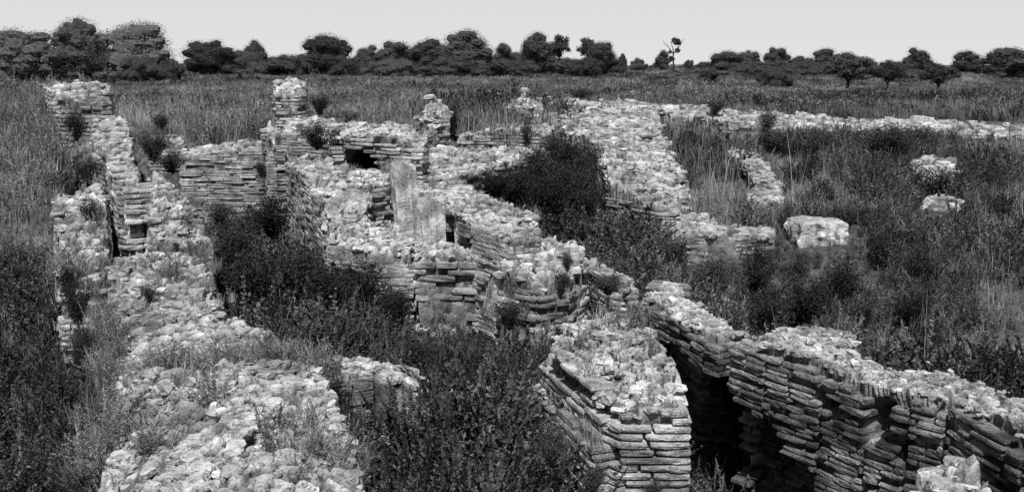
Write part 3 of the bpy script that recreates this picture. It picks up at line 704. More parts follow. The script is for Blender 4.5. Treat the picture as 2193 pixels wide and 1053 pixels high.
def stackp(L): return [np.concatenate(x) for x in zip(*L)]
def rnd(n, x0, x1, y0, y1):
    P = np.stack([RNG.uniform(x0, x1, n), RNG.uniform(y0, y1, n)], 1)
    return P[frustum(P) & ~onwall(P)]

# pit undergrowth (near, dark, tall)
L = []
P = rnd(13000, -9, 9, 3.2, 17); P = P[((P[:, 0] > wallx(P[:, 1])-.3) | (P[:, 1] < 7.3)) & ((P[:, 0] < .18*P[:, 1]+.2) | (P[:, 1] < 8))]; k = lowf(P, .7, 61)
nr = P[:, 1] < 8.2; k = k+.12
L.append(place(P[(k > .1) & ~nr], .8, 1.45, weeds_d)); L.append(place(P[(k <= .1) & ~nr], .5, 1.0, weeds_m+tufts_m))
L.append(place(P[(k > -.3) & nr], .7, 1.35, weeds_n)); L.append(place(P[(k <= -.3) & nr], .5, 1.0, weeds_n+tufts_m))
P = rnd(6000, -6, 6, 5.2, 13); P = P[((P[:, 1] > 8) | (RNG.random(len(P)) < .25)) & ((P[:, 0] < .18*P[:, 1]+.2) | (P[:, 1] < 8))]; P = P[(P[:, 0] > wallx(P[:, 1])-.3) | (P[:, 1] < 7.3)]
L.append(place(P, .7, 1.4, weeds_d+weeds_m+tufts_m, [.12]*4+[.07]*4+[.08]*3))
P = rnd(1100, -9, 9, 8.0, 16); L.append(place(P[P[:, 0] > wallx(P[:, 1])], .6, 1.1, stalks+tufts_g))
scatter('undergrowth', 'dark tangle of tall weeds filling the sunken rooms between the walls', 'weeds', *stackp(L))
# right hand rough ground
L = []
P = rnd(26000, 1.2, 20, 7.5, 28); k = lowf(P, .5, 62)+.12
for (px, py, Y, r) in ((1640, 610, 11.6, 1.4), (1860, 620, 11.6, 1.5), (1740, 680, 9.8, 1.1), (1800, 420, 17, 2.0), (1900, 350, 20.5, 1.8), (1940, 560, 13.0, 1.2), (1500, 600, 11.5, .9)):
    q = PY(px, py, Y); k = k+.7*np.exp(-((P[:, 0]-q[0])**2+(P[:, 1]-q[1])**2)/(r*r))
for (px, py, Y, r) in ((1480, 350, 19, 2.0), (1520, 380, 18, 2.2), (1560, 420, 16.5, 2.0), (1350, 560, 12.3, 1.3), (1440, 540, 12.8, .8), (1930, 740, 9.4, .8), (1480, 290, 23, 1.8)):
    q = PY(px, py, Y); k = k-1.2*np.exp(-((P[:, 0]-q[0])**2+(P[:, 1]-q[1])**2)/(r*r))
A = P[k > .05]; B = P[k <= .05]; B = B[RNG.random(len(B)) < .9]
L.append(place(A, .7, 1.3, weeds_d+weeds_m, [.13]*4+[.12]*4)); L.append(place(B, .5, 1.05, tufts_m+tufts_g+weeds_m, [.15]*3+[.16]*3+[.03]*4))
P = rnd(2200, 1.5, 22, 7.5, 28); L.append(place(P, .5, 1.1, stalks))
scatter('rough_grass', 'mixed weeds and tufts of grass on the rising ground at right', 'grass', *stackp(L))
# left of the wall
L = []
P = rnd(9000, -14, -1.2, 2.5, 19); P = P[P[:, 0] < wallx(P[:, 1])+.2]
L.append(place(P, .5, 1.0, weeds_m+tufts_g+tufts_m, [.07]*4+[.12]*3+[.12]*3))
P = rnd(5000, -8, -1.2, 2.5, 9); P = P[P[:, 0] < wallx(P[:, 1])+.1]; L.append(place(P, .7, 1.3, weeds_d+tufts_m, [.15]*4+[.13]*3))
P = rnd(6000, -14, 4, 15.8, 22); P = P[G(P[:, 0], P[:, 1]) > 0]
L.append(place(P, .6, 1.5, tufts_m+tufts_g+weeds_m, [.14]*3+[.14]*3+[.04]*4))
scatter('dry_grass', 'pale dry grass and weeds left of the long rubble wall', 'grass', *stackp(L))
# the field
L = []
for (y0, y1, n, s0, s1) in ((19, 34, 2600, .8, 1.3), (34, 60, 4200, 1.0, 1.7), (60, 110, 5200, 1.2, 2.2), (110, 240, 3500, 2, 4)):
    P = rnd(n*2, -y1*.72, y1*.72, y0, y1)[:n]
    P = P[(P[:, 1] > 28.5) | (P[:, 0] < 4.5)]
    k = lowf(P, .09, 63)+.4*lowf(P, .35, 64)
    k = k-.8*(1-sm(P[:, 1], 22, 30))*(P[:, 0] < -2)
    q = P[(lowf(P, .2, 67) > .12) & (RNG.random(len(P)) < .5)]; L.append(place(q, s0, s1*1.25, clumps))
    c1 = P[k > .12]; c2 = P[(k <= .12) & (k > -.22)]; c3 = P[k <= -.22]
    L.append(place(c1, s0, s1, pat_d+pat_f, [.2]*2+[.15]*4)); L.append(place(c2, s0, s1, pat_f)); L.append(place(c3, s0*.8, s1*.8, pat_g+pat_f, [.35]*2+[.075]*4))
scatter('field_grass', 'wide field of knee high grass and weeds running back to the trees', 'grass', *stackp(L))
# grass rooted in the wall tops
Pw, Rw, Sw, Iw = [], [], [], []
for h in HFS:
    A = np.array(h.poly); mn, mx = A.min(0), A.max(0); n = int((mx-mn).prod()*(50 if h is SPILL else 9))+2
    P = RNG.uniform(mn, mx, (n, 2)); P = P[inside(P, h.poly)]
    if len(P) == 0: continue
    P = P[lowf(P, 1.6, 71) > (-.25 if h is SPILL else .08)]
    if len(P) == 0: continue
    z = h(P); n = len(P); s = RNG.uniform(.25, .7, n)
    Pw.append(np.stack([P[:, 0], P[:, 1], z], 1)); Rw.append(np.stack([RNG.normal(0, .15, n), RNG.normal(0, .15, n), RNG.uniform(0, 6.28, n)], 1))
    Sw.append(np.stack([s, s, s], 1)); Iw.append(RNG.choice(tufts_m+tufts_g+weeds_m, n))
# grass band on the left wall
def bandpts(pix, Y, n, j=.18):
    a = np.array([PY(p[0], p[1], y) for p, y in zip(pix, Y)]); t = RNG.uniform(0, len(a)-1.001, n); i = t.astype(int); f = (t-i)[:, None]
    return (a[i]*(1-f)+a[i+1]*f)+np.stack([RNG.normal(0, j, n), RNG.normal(0, j, n), np.zeros(n)], 1)
for pix, Y, n, j, ch in (([(300, 800), (420, 780), (540, 770), (640, 775)], (5.4, 5.55, 5.65, 5.6), 150, .09, tufts_m+tufts_g+weeds_m),
                     ([(250, 700), (330, 660), (430, 650)], (6.5, 6.9, 6.9), 45, .15, tufts_m+tufts_g),
                     ([(250, 620), (330, 600), (420, 570), (400, 540)], (7.6, 7.8, 8.1, 8.5), 60, .2, tufts_m+weeds_m),
                     ([(215, 1000), (235, 880), (235, 760), (225, 650)], (4.0, 4.7, 5.6, 6.8), 120, .06, tufts_m+weeds_m),
                     ([(690, 1050), (650, 960), (700, 1000)], (3.8, 4.3, 4.05), 60, .1, weeds_m+tufts_m),
                     ([(600, 790), (680, 790), (700, 800)], (5.5, 5.6, 5.6), 50, .06, weeds_m+tufts_m)):
    P = bandpts(pix, Y, n, j); s = RNG.uniform(.2, .55, n)
    Pw.append(P-np.array([0, 0, .03])); Rw.append(np.stack([RNG.normal(0, .15, n), RNG.normal(0, .15, n), RNG.uniform(0, 6.28, n)], 1)); Sw.append(np.stack([s]*3, 1)); Iw.append(RNG.choice(ch, n))
scatter('wall_grass', 'small tufts of grass and weeds rooted along the broken wall tops', 'grass', np.concatenate(Pw), np.concatenate(Rw), np.concatenate(Sw), np.concatenate(Iw))

# ------------------------------------------------------------------ shrubs (counted one by one)
def shrub_geo(seed, h=.9, w=.5, n=4200, mat='shrub'):
    r = np.random.default_rng(seed); C = []; D = []
    tips = []
    for k in range(26):
        az = r.uniform(0, 6.28); q = w*math.sqrt(r.random())*.8; hh = h*r.uniform(.55, 1.05)*(1-.35*(q/w)**2)
        tips.append((q*math.cos(az), q*math.sin(az), hh))
    tips = np.array(tips); t = r.random(n)**.6; i = r.integers(0, len(tips), n)
    C = tips[i]*np.stack([t**1.3, t**1.3, t], 1)+r.normal(0, .06, (n, 3))*np.array([1, 1, .7])
    C[:, 2] = np.abs(C[:, 2])
    D = r.normal(size=(n, 3))+np.array([0, 0, .9])
    lv = leafquads(C, D, r.uniform(.02, .05, n), .3, r, r.uniform(.4, 2.2, n))
    st = []
    for p in tips[:12]:
        a = np.array([0, 0, -.05]); p = np.array(p)*.85
        for s0, s1 in ((0, .5), (.5, 1)):
            p0 = a+(p-a)*s0; p1 = a+(p-a)*s1; w_ = .012*(1-s0*.6)
            V = np.array([p0+[w_, 0, 0], p0+[-w_*.5, w_*.87, 0], p0+[-w_*.5, -w_*.87, 0], p1+[w_*.6, 0, 0], p1+[-w_*.3, w_*.5, 0], p1+[-w_*.3, -w_*.5, 0]])
            st.append((V, np.array([[0, 1, 4, 3], [1, 2, 5, 4], [2, 0, 3, 5]]), np.ones(6)))
    return mesh_np('foliage', lv[0], lv[1], M[mat], lv[2]), mesh_np('stem', *cat(st)[:2], M['bark'])
SH = [shrub_geo(900+i) for i in range(5)]
SB = [shrub_geo(980+i, n=5200, mat='black') for i in range(3)]  # leaf colour near black paints the pit's deep shadow
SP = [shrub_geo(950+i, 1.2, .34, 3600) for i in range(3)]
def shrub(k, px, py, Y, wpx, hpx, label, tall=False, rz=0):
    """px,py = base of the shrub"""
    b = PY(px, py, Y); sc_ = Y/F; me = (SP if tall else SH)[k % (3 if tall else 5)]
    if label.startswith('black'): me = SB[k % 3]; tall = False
    w0, h0 = (.34, 1.2) if tall else (.5, .9)
    e = empty('shrub', b, label, 'shrub', 'shrubs growing among the ruins'); sx = wpx*sc_/2/w0; e.scale = (sx, sx, hpx*sc_/h0); e.rotation_euler = (0, 0, rz or k*1.3)
    link('foliage', me[0], e); link('stem', me[1], e)
SHR = [
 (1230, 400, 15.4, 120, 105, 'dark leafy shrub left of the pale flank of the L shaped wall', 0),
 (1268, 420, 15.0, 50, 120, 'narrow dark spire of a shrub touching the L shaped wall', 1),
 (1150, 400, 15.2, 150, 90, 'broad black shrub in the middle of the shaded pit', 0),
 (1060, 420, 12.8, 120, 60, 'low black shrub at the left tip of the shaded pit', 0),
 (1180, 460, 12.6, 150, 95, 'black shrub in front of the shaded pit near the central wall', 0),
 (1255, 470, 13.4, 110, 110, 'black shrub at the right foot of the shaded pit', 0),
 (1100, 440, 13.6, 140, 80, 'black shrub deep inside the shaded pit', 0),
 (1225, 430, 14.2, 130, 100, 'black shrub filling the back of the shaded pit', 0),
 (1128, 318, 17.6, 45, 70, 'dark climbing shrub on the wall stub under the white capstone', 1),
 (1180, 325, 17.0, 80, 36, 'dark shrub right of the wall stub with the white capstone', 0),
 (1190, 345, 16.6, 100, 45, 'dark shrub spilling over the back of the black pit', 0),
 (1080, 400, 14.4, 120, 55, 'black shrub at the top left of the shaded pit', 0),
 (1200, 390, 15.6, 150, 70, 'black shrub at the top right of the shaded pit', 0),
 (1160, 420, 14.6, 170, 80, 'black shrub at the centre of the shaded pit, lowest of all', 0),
 (470, 480, 12.6, 90, 50, 'grey bush climbing the left part of the thin coursed back wall', 0),
 (560, 380, 15.2, 60, 36, 'small grey bush hanging on the thin coursed back wall', 0),
 (685, 245, 16.6, 60, 45, 'dark shrub right of the tall rounded stump', 0),
 (680, 320, 13.6, 100, 60, 'dark bramble on the brick shoulder of the rounded stump', 0),
 (735, 315, 13.5, 60, 50, 'small dark bramble at the left end of the flat topped block', 0),
 (345, 280, 18.5, 60, 35, 'small dark bush behind the left room', 0),
 (165, 300, 13.2, 90, 60, 'grey bush at the far left below the farthest pale block', 0),
 (190, 400, 10.6, 80, 70, 'grey bush left of the cracked brick pillar, upper one', 0),
 (200, 480, 9.4, 70, 60, 'grey bush left of the cracked brick pillar, lower one', 0),
 (170, 700, 6.6, 90, 120, 'dark bush added to stand for the shadow strip at the left edge', 0),  # these bushes are added to darken a strip that is only shadow
 (180, 800, 5.6, 90, 110, 'lower dark bush added to stand for the shadow strip at the left edge', 0),
 (150, 640, 7.4, 90, 80, 'small dark bush added to stand for the top of the shadow strip at the left edge', 0),
 (330, 345, 14.5, 90, 70, 'grey bush between the far left wall head and the left room', 0),
 (370, 370, 14.0, 90, 50, 'low bush in the left corner of the left room', 0),
 (210, 245, 15.6, 70, 35, 'bush on top of the far left wall', 0),
 (410, 530, 8.9, 60, 30, 'dark bush at the foot of the pale rubble slope', 0),
 (320, 645, 6.9, 45, 38, 'single dark sprig on the left wall', 1),
 (500, 600, 10.2, 160, 150, 'tall dark bush at the left of the left room', 0),
 (580, 520, 12.5, 150, 110, 'dark bush under the thin brick courses', 0),
 (540, 650, 9.4, 170, 130, 'dark bush beside the pale rubble slope', 0),
 (640, 640, 9.6, 160, 120, 'dark bush near the middle of the left room', 0),
 (850, 700, 8.8, 110, 90, 'dark bush left of the squared rubble block', 0),
 (1090, 705, 7.7, 90, 75, 'dark bush right of the squared rubble block', 0),
 (1200, 640, 8.0, 50, 70, 'narrow dark bush under the ragged wall end', 1),
 (1215, 580, 8.4, 40, 45, 'tiny dark bush in a notch of the ragged wall end', 1),
 (1300, 630, 8.4, 110, 45, 'low bush on the slanting pale strip', 0),
 (1450, 590, 11.6, 90, 90, 'dark bush left of the line of tall bushes on the right', 0),
 (1520, 640, 10.8, 110, 110, 'dark bush above the far end of the sloping brick wall', 0),
 (1620, 640, 10.9, 110, 140, 'tall dark bush below the broken wall line', 1),
 (1700, 615, 12.2, 90, 75, 'dark bush left below the pale stump shaped rock', 0),
 (1800, 660, 11.0, 110, 120, 'tall dark bush below the stump shaped rock', 1),
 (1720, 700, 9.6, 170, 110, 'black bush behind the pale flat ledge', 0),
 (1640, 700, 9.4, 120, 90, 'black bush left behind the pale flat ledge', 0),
 (1880, 600, 12.4, 130, 110, 'dark bush right of the stump shaped rock', 0),
 (1960, 620, 11.8, 120, 120, 'dark bush at the right edge of the rough ground', 0),
 (1990, 760, 8.4, 130, 80, 'grey bush at the right edge above the dark wall', 0),
 (1850, 700, 9.6, 110, 70, 'dark bush right behind the pale flat ledge', 0),
 (1680, 510, 13.8, 50, 90, 'dark upright bush touching the left side of the stump shaped rock', 1),
 (2080, 420, 17.5, 130, 80, 'dark bush beyond the right edge beside the upper rubble patch', 0),
 (2120, 500, 14.5, 140, 90, 'dark bush beyond the right edge beside the lower rubble patch', 0),
 (1880, 520, 14.6, 120, 80, 'dark bush between the stump shaped rock and the right edge', 0),
 (1960, 700, 10, 130, 90, 'dark bush above the far right end of the long dark wall', 0),
 (1560, 560, 13, 110, 60, 'low dark bush below the broken wall line', 0),
 (1650, 330, 21, 120, 60, 'dark bush above the curved rubble wall', 0),
 (1740, 340, 21, 140, 60, 'dark bush under the long stone bank, left of its middle', 0),
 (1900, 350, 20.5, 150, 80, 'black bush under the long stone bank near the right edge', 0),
 (1960, 330, 21.5, 120, 60, 'dark bush under the right end of the long stone bank', 0),
 (1640, 285, 24.2, 60, 50, 'dark sprig growing against the long stone bank', 1),
 (1530, 245, 27, 60, 35, 'dark bush breaking the line of the long stone bank', 0),
 (1855, 258, 30, 40, 30, 'small dark bush behind the long stone bank', 1),
 (1760, 470, 15.5, 130, 90, 'dark bush behind the stump shaped rock', 0),
 (1720, 420, 17.5, 130, 90, 'dark bush right of the curved rubble wall', 0),
 (1840, 420, 17.2, 150, 80, 'large bush in the middle of the right hand slope', 0),
 (1930, 450, 16.5, 120, 90, 'dark bush left of the lower rubble patch', 0),
 (1480, 308, 21.5, 110, 18, 'low dark bush right of the L shaped wall', 0),
 (1250, 215, 30, 90, 26, 'dark bush in the field behind the L shaped wall', 0),
 (970, 275, 19.8, 50, 60, 'dark bush right of the pointed cone of masonry', 0),
 (905, 320, 17.2, 80, 35, 'dark bush at the foot of the pointed cone', 0),
 (740, 265, 19, 80, 28, 'dark bush behind the flat topped block', 0),
 (1050, 240, 26, 90, 50, 'bush in the field left of the wall stub', 0),
 (650, 1080, 3.8, 90, 90, 'dark weed clump on the foreground rubble top near the bottom edge', 0),
 (540, 960, 4.25, 50, 40, 'small dark weed on the foreground rubble top', 0),
 (195, 760, 5.9, 70, 70, 'dark bush on the left side of the foreground wall', 0),
 (200, 900, 4.9, 80, 80, 'grey weeds low on the left side of the foreground wall', 0),
 (1180, 1000, 4.75, 110, 110, 'weeds leaning against the left face of the near pier', 0),
 (1270, 1060, 4.55, 90, 70, 'weeds at the bottom of the near pier', 0),
 (1400, 1075, 4.6, 80, 60, 'weeds at the foot of the near pier front face', 0),
 (760, 960, 5.6, 110, 110, 'dark bush against the right flank of the foreground wall', 0),
 (700, 660, 9.0, 150, 100, 'dark bush in the middle of the weed filled room', 0),
 (780, 640, 9.6, 130, 90, 'dark bush under the pale lower terrace', 0),
 (900, 800, 7.2, 150, 80, 'dark bush in the sunken foreground below the squared block', 0),
 (1080, 860, 6.4, 130, 120, 'dark bush left behind the near pier', 0),
 (1440, 710, 8.6, 60, 40, 'dark sprig behind the near pier', 1),
]
for k, s in enumerate(SHR): shrub(k, s[0], s[1], s[2], s[3], s[4], s[5], bool(s[6]))

# ------------------------------------------------------------------ trees
def crown_geo(seed, blobs, n, leaf, mat, zs=1.0):
    r = np.random.default_rng(seed); B = np.array(blobs, float); w = B[:, 3]**2; i = r.choice(len(B), n, p=w/w.sum())
    d = r.normal(size=(n, 3)); d /= np.linalg.norm(d, axis=1, keepdims=True)
    d[:, 2] = np.where(d[:, 2] < -.75, -d[:, 2]*.6, d[:, 2])
    bump = 1+.22*fbm(d*2.2+B[i, :3]*3, seed, 3)
    rr = B[i, 3]*(.55+.47*r.random(n)**.6)*bump
    C = B[i, :3]+d*rr[:, None]*np.array([1, 1, .85*zs])
    D = d*.8+r.normal(size=(n, 3))
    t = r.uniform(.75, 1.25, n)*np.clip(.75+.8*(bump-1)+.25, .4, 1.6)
    parts = [leafquads(C, D, r.uniform(.5, 1.3, n)*leaf, .45, r, t)]
    for b in B:    # inner mass, its tone darkened to paint the crown's shade
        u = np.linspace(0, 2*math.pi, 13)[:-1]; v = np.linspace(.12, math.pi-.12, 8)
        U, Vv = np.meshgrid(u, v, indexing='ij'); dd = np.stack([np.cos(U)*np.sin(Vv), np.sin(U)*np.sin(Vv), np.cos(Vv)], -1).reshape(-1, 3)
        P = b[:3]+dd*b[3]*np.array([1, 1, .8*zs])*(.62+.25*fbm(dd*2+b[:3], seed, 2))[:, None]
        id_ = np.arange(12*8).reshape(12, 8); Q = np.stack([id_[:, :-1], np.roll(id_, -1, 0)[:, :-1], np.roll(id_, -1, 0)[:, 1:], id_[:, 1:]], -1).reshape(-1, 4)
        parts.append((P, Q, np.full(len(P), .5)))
    V, Q, T = cat(parts); return mesh_np('crown', V, Q, M[mat], T)
def trunk_geo(seed, h, r0, forks):
    r = np.random.default_rng(seed); parts = []
    def limb(p, q, a, b):
        p = np.array(p, float); q = np.array(q, float); K = 7; n = 5; V = []
        for j in range(n):
            t = j/(n-1); c = p*(1-t)+q*t+np.array([r.normal(0, .02), r.normal(0, .02), 0])*math.sin(t*3.14)*h; ra = a*(1-t)+b*t
            for k in range(K): V.append(c+np.array([math.cos(k/K*6.283)*ra, math.sin(k/K*6.283)*ra, 0]))
        Q = [[j*K+k, j*K+(k+1) % K, (j+1)*K+(k+1) % K, (j+1)*K+k] for j in range(n-1) for k in range(K)]
        parts.append((np.array(V), np.array(Q), np.ones(len(V))))
    limb((0, 0, -.3), (0, 0, h*.55), r0, r0*.7)
    for k in range(forks):
        a = k/forks*6.28+r.uniform(0, 1); limb((0, 0, h*.5), (math.cos(a)*h*.35, math.sin(a)*h*.35, h*r.uniform(.85, 1.05)), r0*.6, r0*.2)
    V, Q, T = cat(parts); return mesh_np('trunk', V, Q, M['bark'], T)
def rb(seed, n, w, h0, h1, r0, r1):
    """a dome of overlapping leaf masses: a few big inner ones, smaller ones over the dome"""
    r = np.random.default_rng(seed); B = []; c = (h0*.55+h1*.45); H = (h1-h0)
    for k in range(5):
        a = k/5*6.28+r.uniform(0, 1); B.append((.45*w*math.cos(a), .45*w*math.sin(a), c+r.uniform(-.12, .1)*H, r1*r.uniform(.9, 1.1)))
    B.append((0, 0, c+.12*H, r1*1.15)); B.append((.06, .03, c+.32*H, r1*.95)); B.append((-.1, 0, c+.25*H, r1*.8)); B.append((0, 0, c-.3*H, r1))
    for k in range(n):
        a = r.uniform(0, 6.28); e = math.asin(r.uniform(-.55, 1)); q = r.uniform(.8, 1.02)
        lob = 1+.16*math.sin(a*2+seed)+.1*math.sin(a*3+seed*2)
        rr = r.uniform(r0, (r0+r1)*.5)
        B.append((w*lob*q*math.cos(e)*math.cos(a), w*lob*q*math.cos(e)*math.sin(a), c+(H*.50)*q*math.sin(e)*(1+.12*math.sin(a+seed)), rr))
    return B
# unit trees: total height 1, total width about 1
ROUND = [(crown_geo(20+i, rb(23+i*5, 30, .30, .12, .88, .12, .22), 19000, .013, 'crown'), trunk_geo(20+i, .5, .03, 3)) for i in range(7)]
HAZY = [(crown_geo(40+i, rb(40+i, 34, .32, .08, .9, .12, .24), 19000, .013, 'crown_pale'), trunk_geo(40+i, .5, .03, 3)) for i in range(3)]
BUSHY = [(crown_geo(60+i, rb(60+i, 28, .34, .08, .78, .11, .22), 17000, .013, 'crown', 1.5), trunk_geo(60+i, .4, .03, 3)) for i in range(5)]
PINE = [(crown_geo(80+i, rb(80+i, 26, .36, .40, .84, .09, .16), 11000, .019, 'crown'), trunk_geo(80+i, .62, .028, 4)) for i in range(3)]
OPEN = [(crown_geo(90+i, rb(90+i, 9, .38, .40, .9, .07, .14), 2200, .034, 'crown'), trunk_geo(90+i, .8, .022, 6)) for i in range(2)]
KIND = dict(r=ROUND, h=HAZY, b=BUSHY, p=PINE, o=OPEN)
TREES = [ # kind, x0, x1, top, bottom, Y, name, label
 ('h', 200, 372, 34, 172, 62, 'tree', 'biggest hazy grey tree at the left end of the tree line'),
 ('h', 110, 225, 36, 176, 60, 'tree', 'hazy tree cut by the left edge of the photo'),
 ('h', -30, 130, 50, 178, 60, 'tree', 'hazy tree beyond the left edge'),
 ('b', 330, 396, 115, 172, 70, 'bush', 'low dark bush at the right foot of the biggest hazy tree'),
 ('b', 250, 350, 110, 180, 58, 'bush', 'grey bush under the biggest hazy tree'),
 ('r', 393, 502, 78, 172, 90, 'tree', 'rounded tree right of the gap beside the hazy tree'),
 ('b', 480, 580, 102, 172, 92, 'tree', 'low wide tree right of the rounded tree'),
 ('r', 524, 576, 80, 165, 100, 'tree', 'small round tree top poking above the low wide trees'),
 ('b', 560, 670, 106, 174, 92, 'tree', 'low wide tree left of the tall domed tree'),
 ('r', 648, 754, 60, 172, 95, 'tree', 'tall domed tree standing out in the left half of the line'),
 ('b', 700, 790, 125, 176, 88, 'bush', 'dark bush at the right foot of the tall domed tree'),
 ('r', 752, 830, 93, 174, 96, 'tree', 'first tree right of the dip beside the domed tree'),
 ('r', 800, 900, 80, 176, 98, 'tree', 'tree at the left shoulder of the long dark wood'),
 ('b', 780, 900, 118, 178, 86, 'bush', 'dark bush under the left part of the long dark wood'),
 ('r', 872, 965, 76, 176, 98, 'tree', 'tree in the middle of the long dark wood'),
 ('r', 930, 1068, 60, 174, 96, 'tree', 'tallest crown of the long dark wood'),
 ('b', 900, 1040, 115, 174, 86, 'bush', 'dark bush under the tallest crown of the wood'),
 ('r', 1050, 1112, 86, 168, 98, 'tree', 'small crown at the right end of the long dark wood'),
 ('b', 1040, 1155, 122, 170, 84, 'bush', 'dark flat bush in front of the right end of the wood'),
 ('r', 1106, 1192, 61, 166, 98, 'tree', 'dark tree with an uneven top at the centre of the horizon'),
 ('o', 1165, 1228, 68, 160, 99, 'tree', 'thin open tree with sky showing through its branches'),
 ('b', 1185, 1260, 120, 162, 96, 'bush', 'bush at the foot of the open tree'),
 ('o', 1232, 1290, 75, 160, 97, 'tree', 'open crowned tree left of the forked dark tree'),
 ('r', 1252, 1328, 78, 165, 92, 'tree', 'forked dark tree right of the open trees'),
 ('b', 1215, 1290, 115, 166, 90, 'bush', 'dark bush under the forked dark tree'),
 ('b', 1318, 1346, 112, 152, 110, 'bush', 'small bush right of the forked dark tree'),
 ('b', 1346, 1384, 121, 152, 120, 'bush', 'tiny far bush on the bare stretch of horizon'),
 ('r', 1398, 1438, 105, 156, 115, 'tree', 'small round tree beside the tall thin one'),
 ('b', 1464, 1486, 123, 152, 120, 'bush', 'tiny far bush right of the tall thin tree'),
 ('b', 1484, 1530, 128, 158, 118, 'bush', 'low bush left of the right hand grove'),
 ('r', 1515, 1600, 101, 166, 108, 'tree', 'first broad tree of the right hand grove'),
 ('r', 1575, 1634, 103, 168, 112, 'tree', 'second tree of the right hand grove'),
 ('b', 1492, 1542, 143, 172, 96, 'bush', 'small dark bush in the field below the right hand grove'),
 ('r', 1633, 1690, 95, 168, 112, 'tree', 'tall narrow round tree in the right hand grove'),
 ('b', 1620, 1690, 138, 192, 84, 'bush', 'dark low tree standing forward in the field'),
 ('r', 1680, 1735, 116, 170, 112, 'tree', 'low tree between the narrow tree and the broad pine'),
 ('r', 1722, 1806, 101, 172, 112, 'tree', 'broad tree left behind the forward pine'),
 ('p', 1755, 1875, 106, 200, 84, 'pine_tree', 'broad umbrella pine with a short dark trunk standing forward'),
 ('p', 1862, 1936, 120, 200, 82, 'pine_tree', 'umbrella pine right of the broad one'),
 ('r', 1925, 1998, 99, 178, 104, 'tree', 'tall tree near the right edge of the photo'),
 ('p', 1965, 2050, 132, 200, 80, 'pine_tree', 'dark low pine at the right edge of the photo'),
 ('r', 2030, 2110, 105, 178, 104, 'tree', 'round tree just beyond the right edge'),
 ('r', 2095, 2230, 96, 180, 100, 'tree', 'last tree of the line at far right'),
]
_hb = [('grey-leaved bush filling the gap right of the biggest hazy tree', 440, 560, 118), ('bush between the two left round trees, half hidden', 500, 640, 112), ('bush closing the hedge left of the domed tree', 600, 700, 112),
       ('wide bush at the foot of the domed tree', 660, 780, 118), ('wide bush in the dip right of the domed tree', 730, 830, 112), ('second wide bush at the foot of the long wood', 830, 940, 108),
       ('wide bush in the darkest part of the long wood', 960, 1080, 100), ('bush joining the long wood to the centre tree', 1060, 1150, 108), ('wide bush between the centre tree and the open tree', 1120, 1240, 114),
       ('bush at the right end of the central tree group', 1230, 1340, 118), ('bush in the middle of the right hand grove', 1560, 1680, 122), ('bush joining the right hand grove to the broad pine', 1660, 1780, 124),
       ('bush behind the broad umbrella pine', 1780, 1900, 126), ('bush behind the second umbrella pine', 1880, 1990, 128), ('low bush filling the left end of the hazy trees', 150, 270, 95), ('bush at the base of the leftmost hazy tree', 40, 180, 105)]
for _k, (lb, x0, x1, yt) in enumerate(_hb): TREES.append(('h' if x1 < 300 else 'b', x0, x1, yt, 176, 104 if x1 > 300 else 66, 'bush', lb))
for k, (kd, x0, x1, yt, yb, Y, nm, lb) in enumerate(TREES):
    v = KIND[kd][k % len(KIND[kd])]; b = PY((x0+x1)/2, yb+(9 if kd == 'p' else 4), Y); top = PY((x0+x1)/2, yt, Y)
    h = top[2]-b[2]; w = (x1-x0)*Y/F
    gz = float(G(np.array([b[0]]), np.array([b[1]]))[0])
    if kd != 'p': pass
    z0 = min(b[2], gz); h = top[2]-z0
    e = empty(nm, (b[0], b[1], z0), lb, nm.replace('_', ' '), 'trees on the horizon'); e.scale = (w*1.22, w*1.22, h*1.05); e.rotation_euler = (0, 0, k*2.1)
    link('crown', v[0], e); link('trunk', v[1], e)
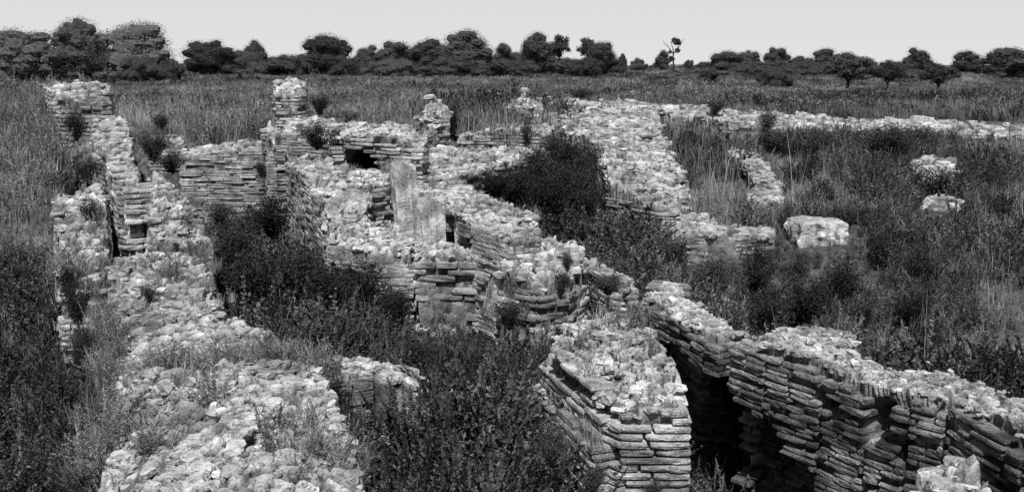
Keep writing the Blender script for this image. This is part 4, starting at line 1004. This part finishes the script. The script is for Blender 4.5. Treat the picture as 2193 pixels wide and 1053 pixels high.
# the tall thin tree
Y = 105; b = PY(1441, 150, Y); top = PY(1450, 82, Y); h = top[2]-b[2]
e = empty('tree', b, 'tall thin lone tree with a small tuft of leaves at its top', 'tree', 'trees on the horizon'); e.scale = (h, h, h)
link('crown', crown_geo(7, [(.10, 0, .88, .12), (.02, 0, .93, .08), (.16, 0, .84, .07), (.13, 0, .60, .07), (-.12, 0, .55, .05), (-.05, 0, .35, .08)], 900, .05, 'crown'), e)
tk = trunk_geo(5, 1.0, .032, 5); link('trunk', tk, e); tk_scale = 1

# ------------------------------------------------------------------ light
SUN_EL, SUN_AZ = math.radians(58), None
sd = Vector((-.03, -.54, 0)).normalized()*math.cos(SUN_EL); sd.z = math.sin(SUN_EL)
sun_d = bpy.data.lights.new('sun', 'SUN'); sun_d.energy = 5.0; sun_d.angle = math.radians(.5); sun_d.color = (1, 1, 1)
sun = bpy.data.objects.new('sun', sun_d); COL.objects.link(sun); sun.rotation_euler = sd.to_track_quat('Z', 'Y').to_euler()
w = bpy.data.worlds.new('World'); sc.world = w; w.use_nodes = True; nt = w.node_tree; bg = nt.nodes['Background']
sky = nt.nodes.new('ShaderNodeTexSky'); sky.sky_type = 'NISHITA'; sky.sun_disc = False; sky.sun_elevation = SUN_EL; sky.sun_rotation = math.atan2(sd.x, sd.y)
sky.dust_density = 3; sky.air_density = 1.0
# blue-sensitive film: the plate records the sky's blue light
se = nt.nodes.new('ShaderNodeSeparateColor'); nt.links.new(sky.outputs[0], se.inputs[0])
pw_ = mth(nt, 'MULTIPLY', mth(nt, 'POWER', se.outputs[2], .6), .75)
# bright summer haze low over the horizon
wc = nt.nodes.new('ShaderNodeTexCoord'); sx_ = nt.nodes.new('ShaderNodeSeparateXYZ'); nt.links.new(wc.outputs['Generated'], sx_.inputs[0])
hz = ramp(nt, sx_.outputs[2], [(0, 1.0), (.10, .9), (.28, .12), (1, 0)])
pw_ = mth(nt, 'ADD', mth(nt, 'MULTIPLY', pw_, mth(nt, 'SUBTRACT', 1.0, hz)), mth(nt, 'MULTIPLY', hz, 7.6))
nt.links.new(pw_, bg.inputs[0]); bg.inputs[1].default_value = .1
sc.view_settings.view_transform = 'Standard'; sc.view_settings.look = 'None'; sc.view_settings.exposure = 0; sc.view_settings.gamma = 1
sc.render.film_transparent = False
sc.cycles.max_bounces = 4; sc.cycles.diffuse_bounces = 2; sc.cycles.glossy_bounces = 1
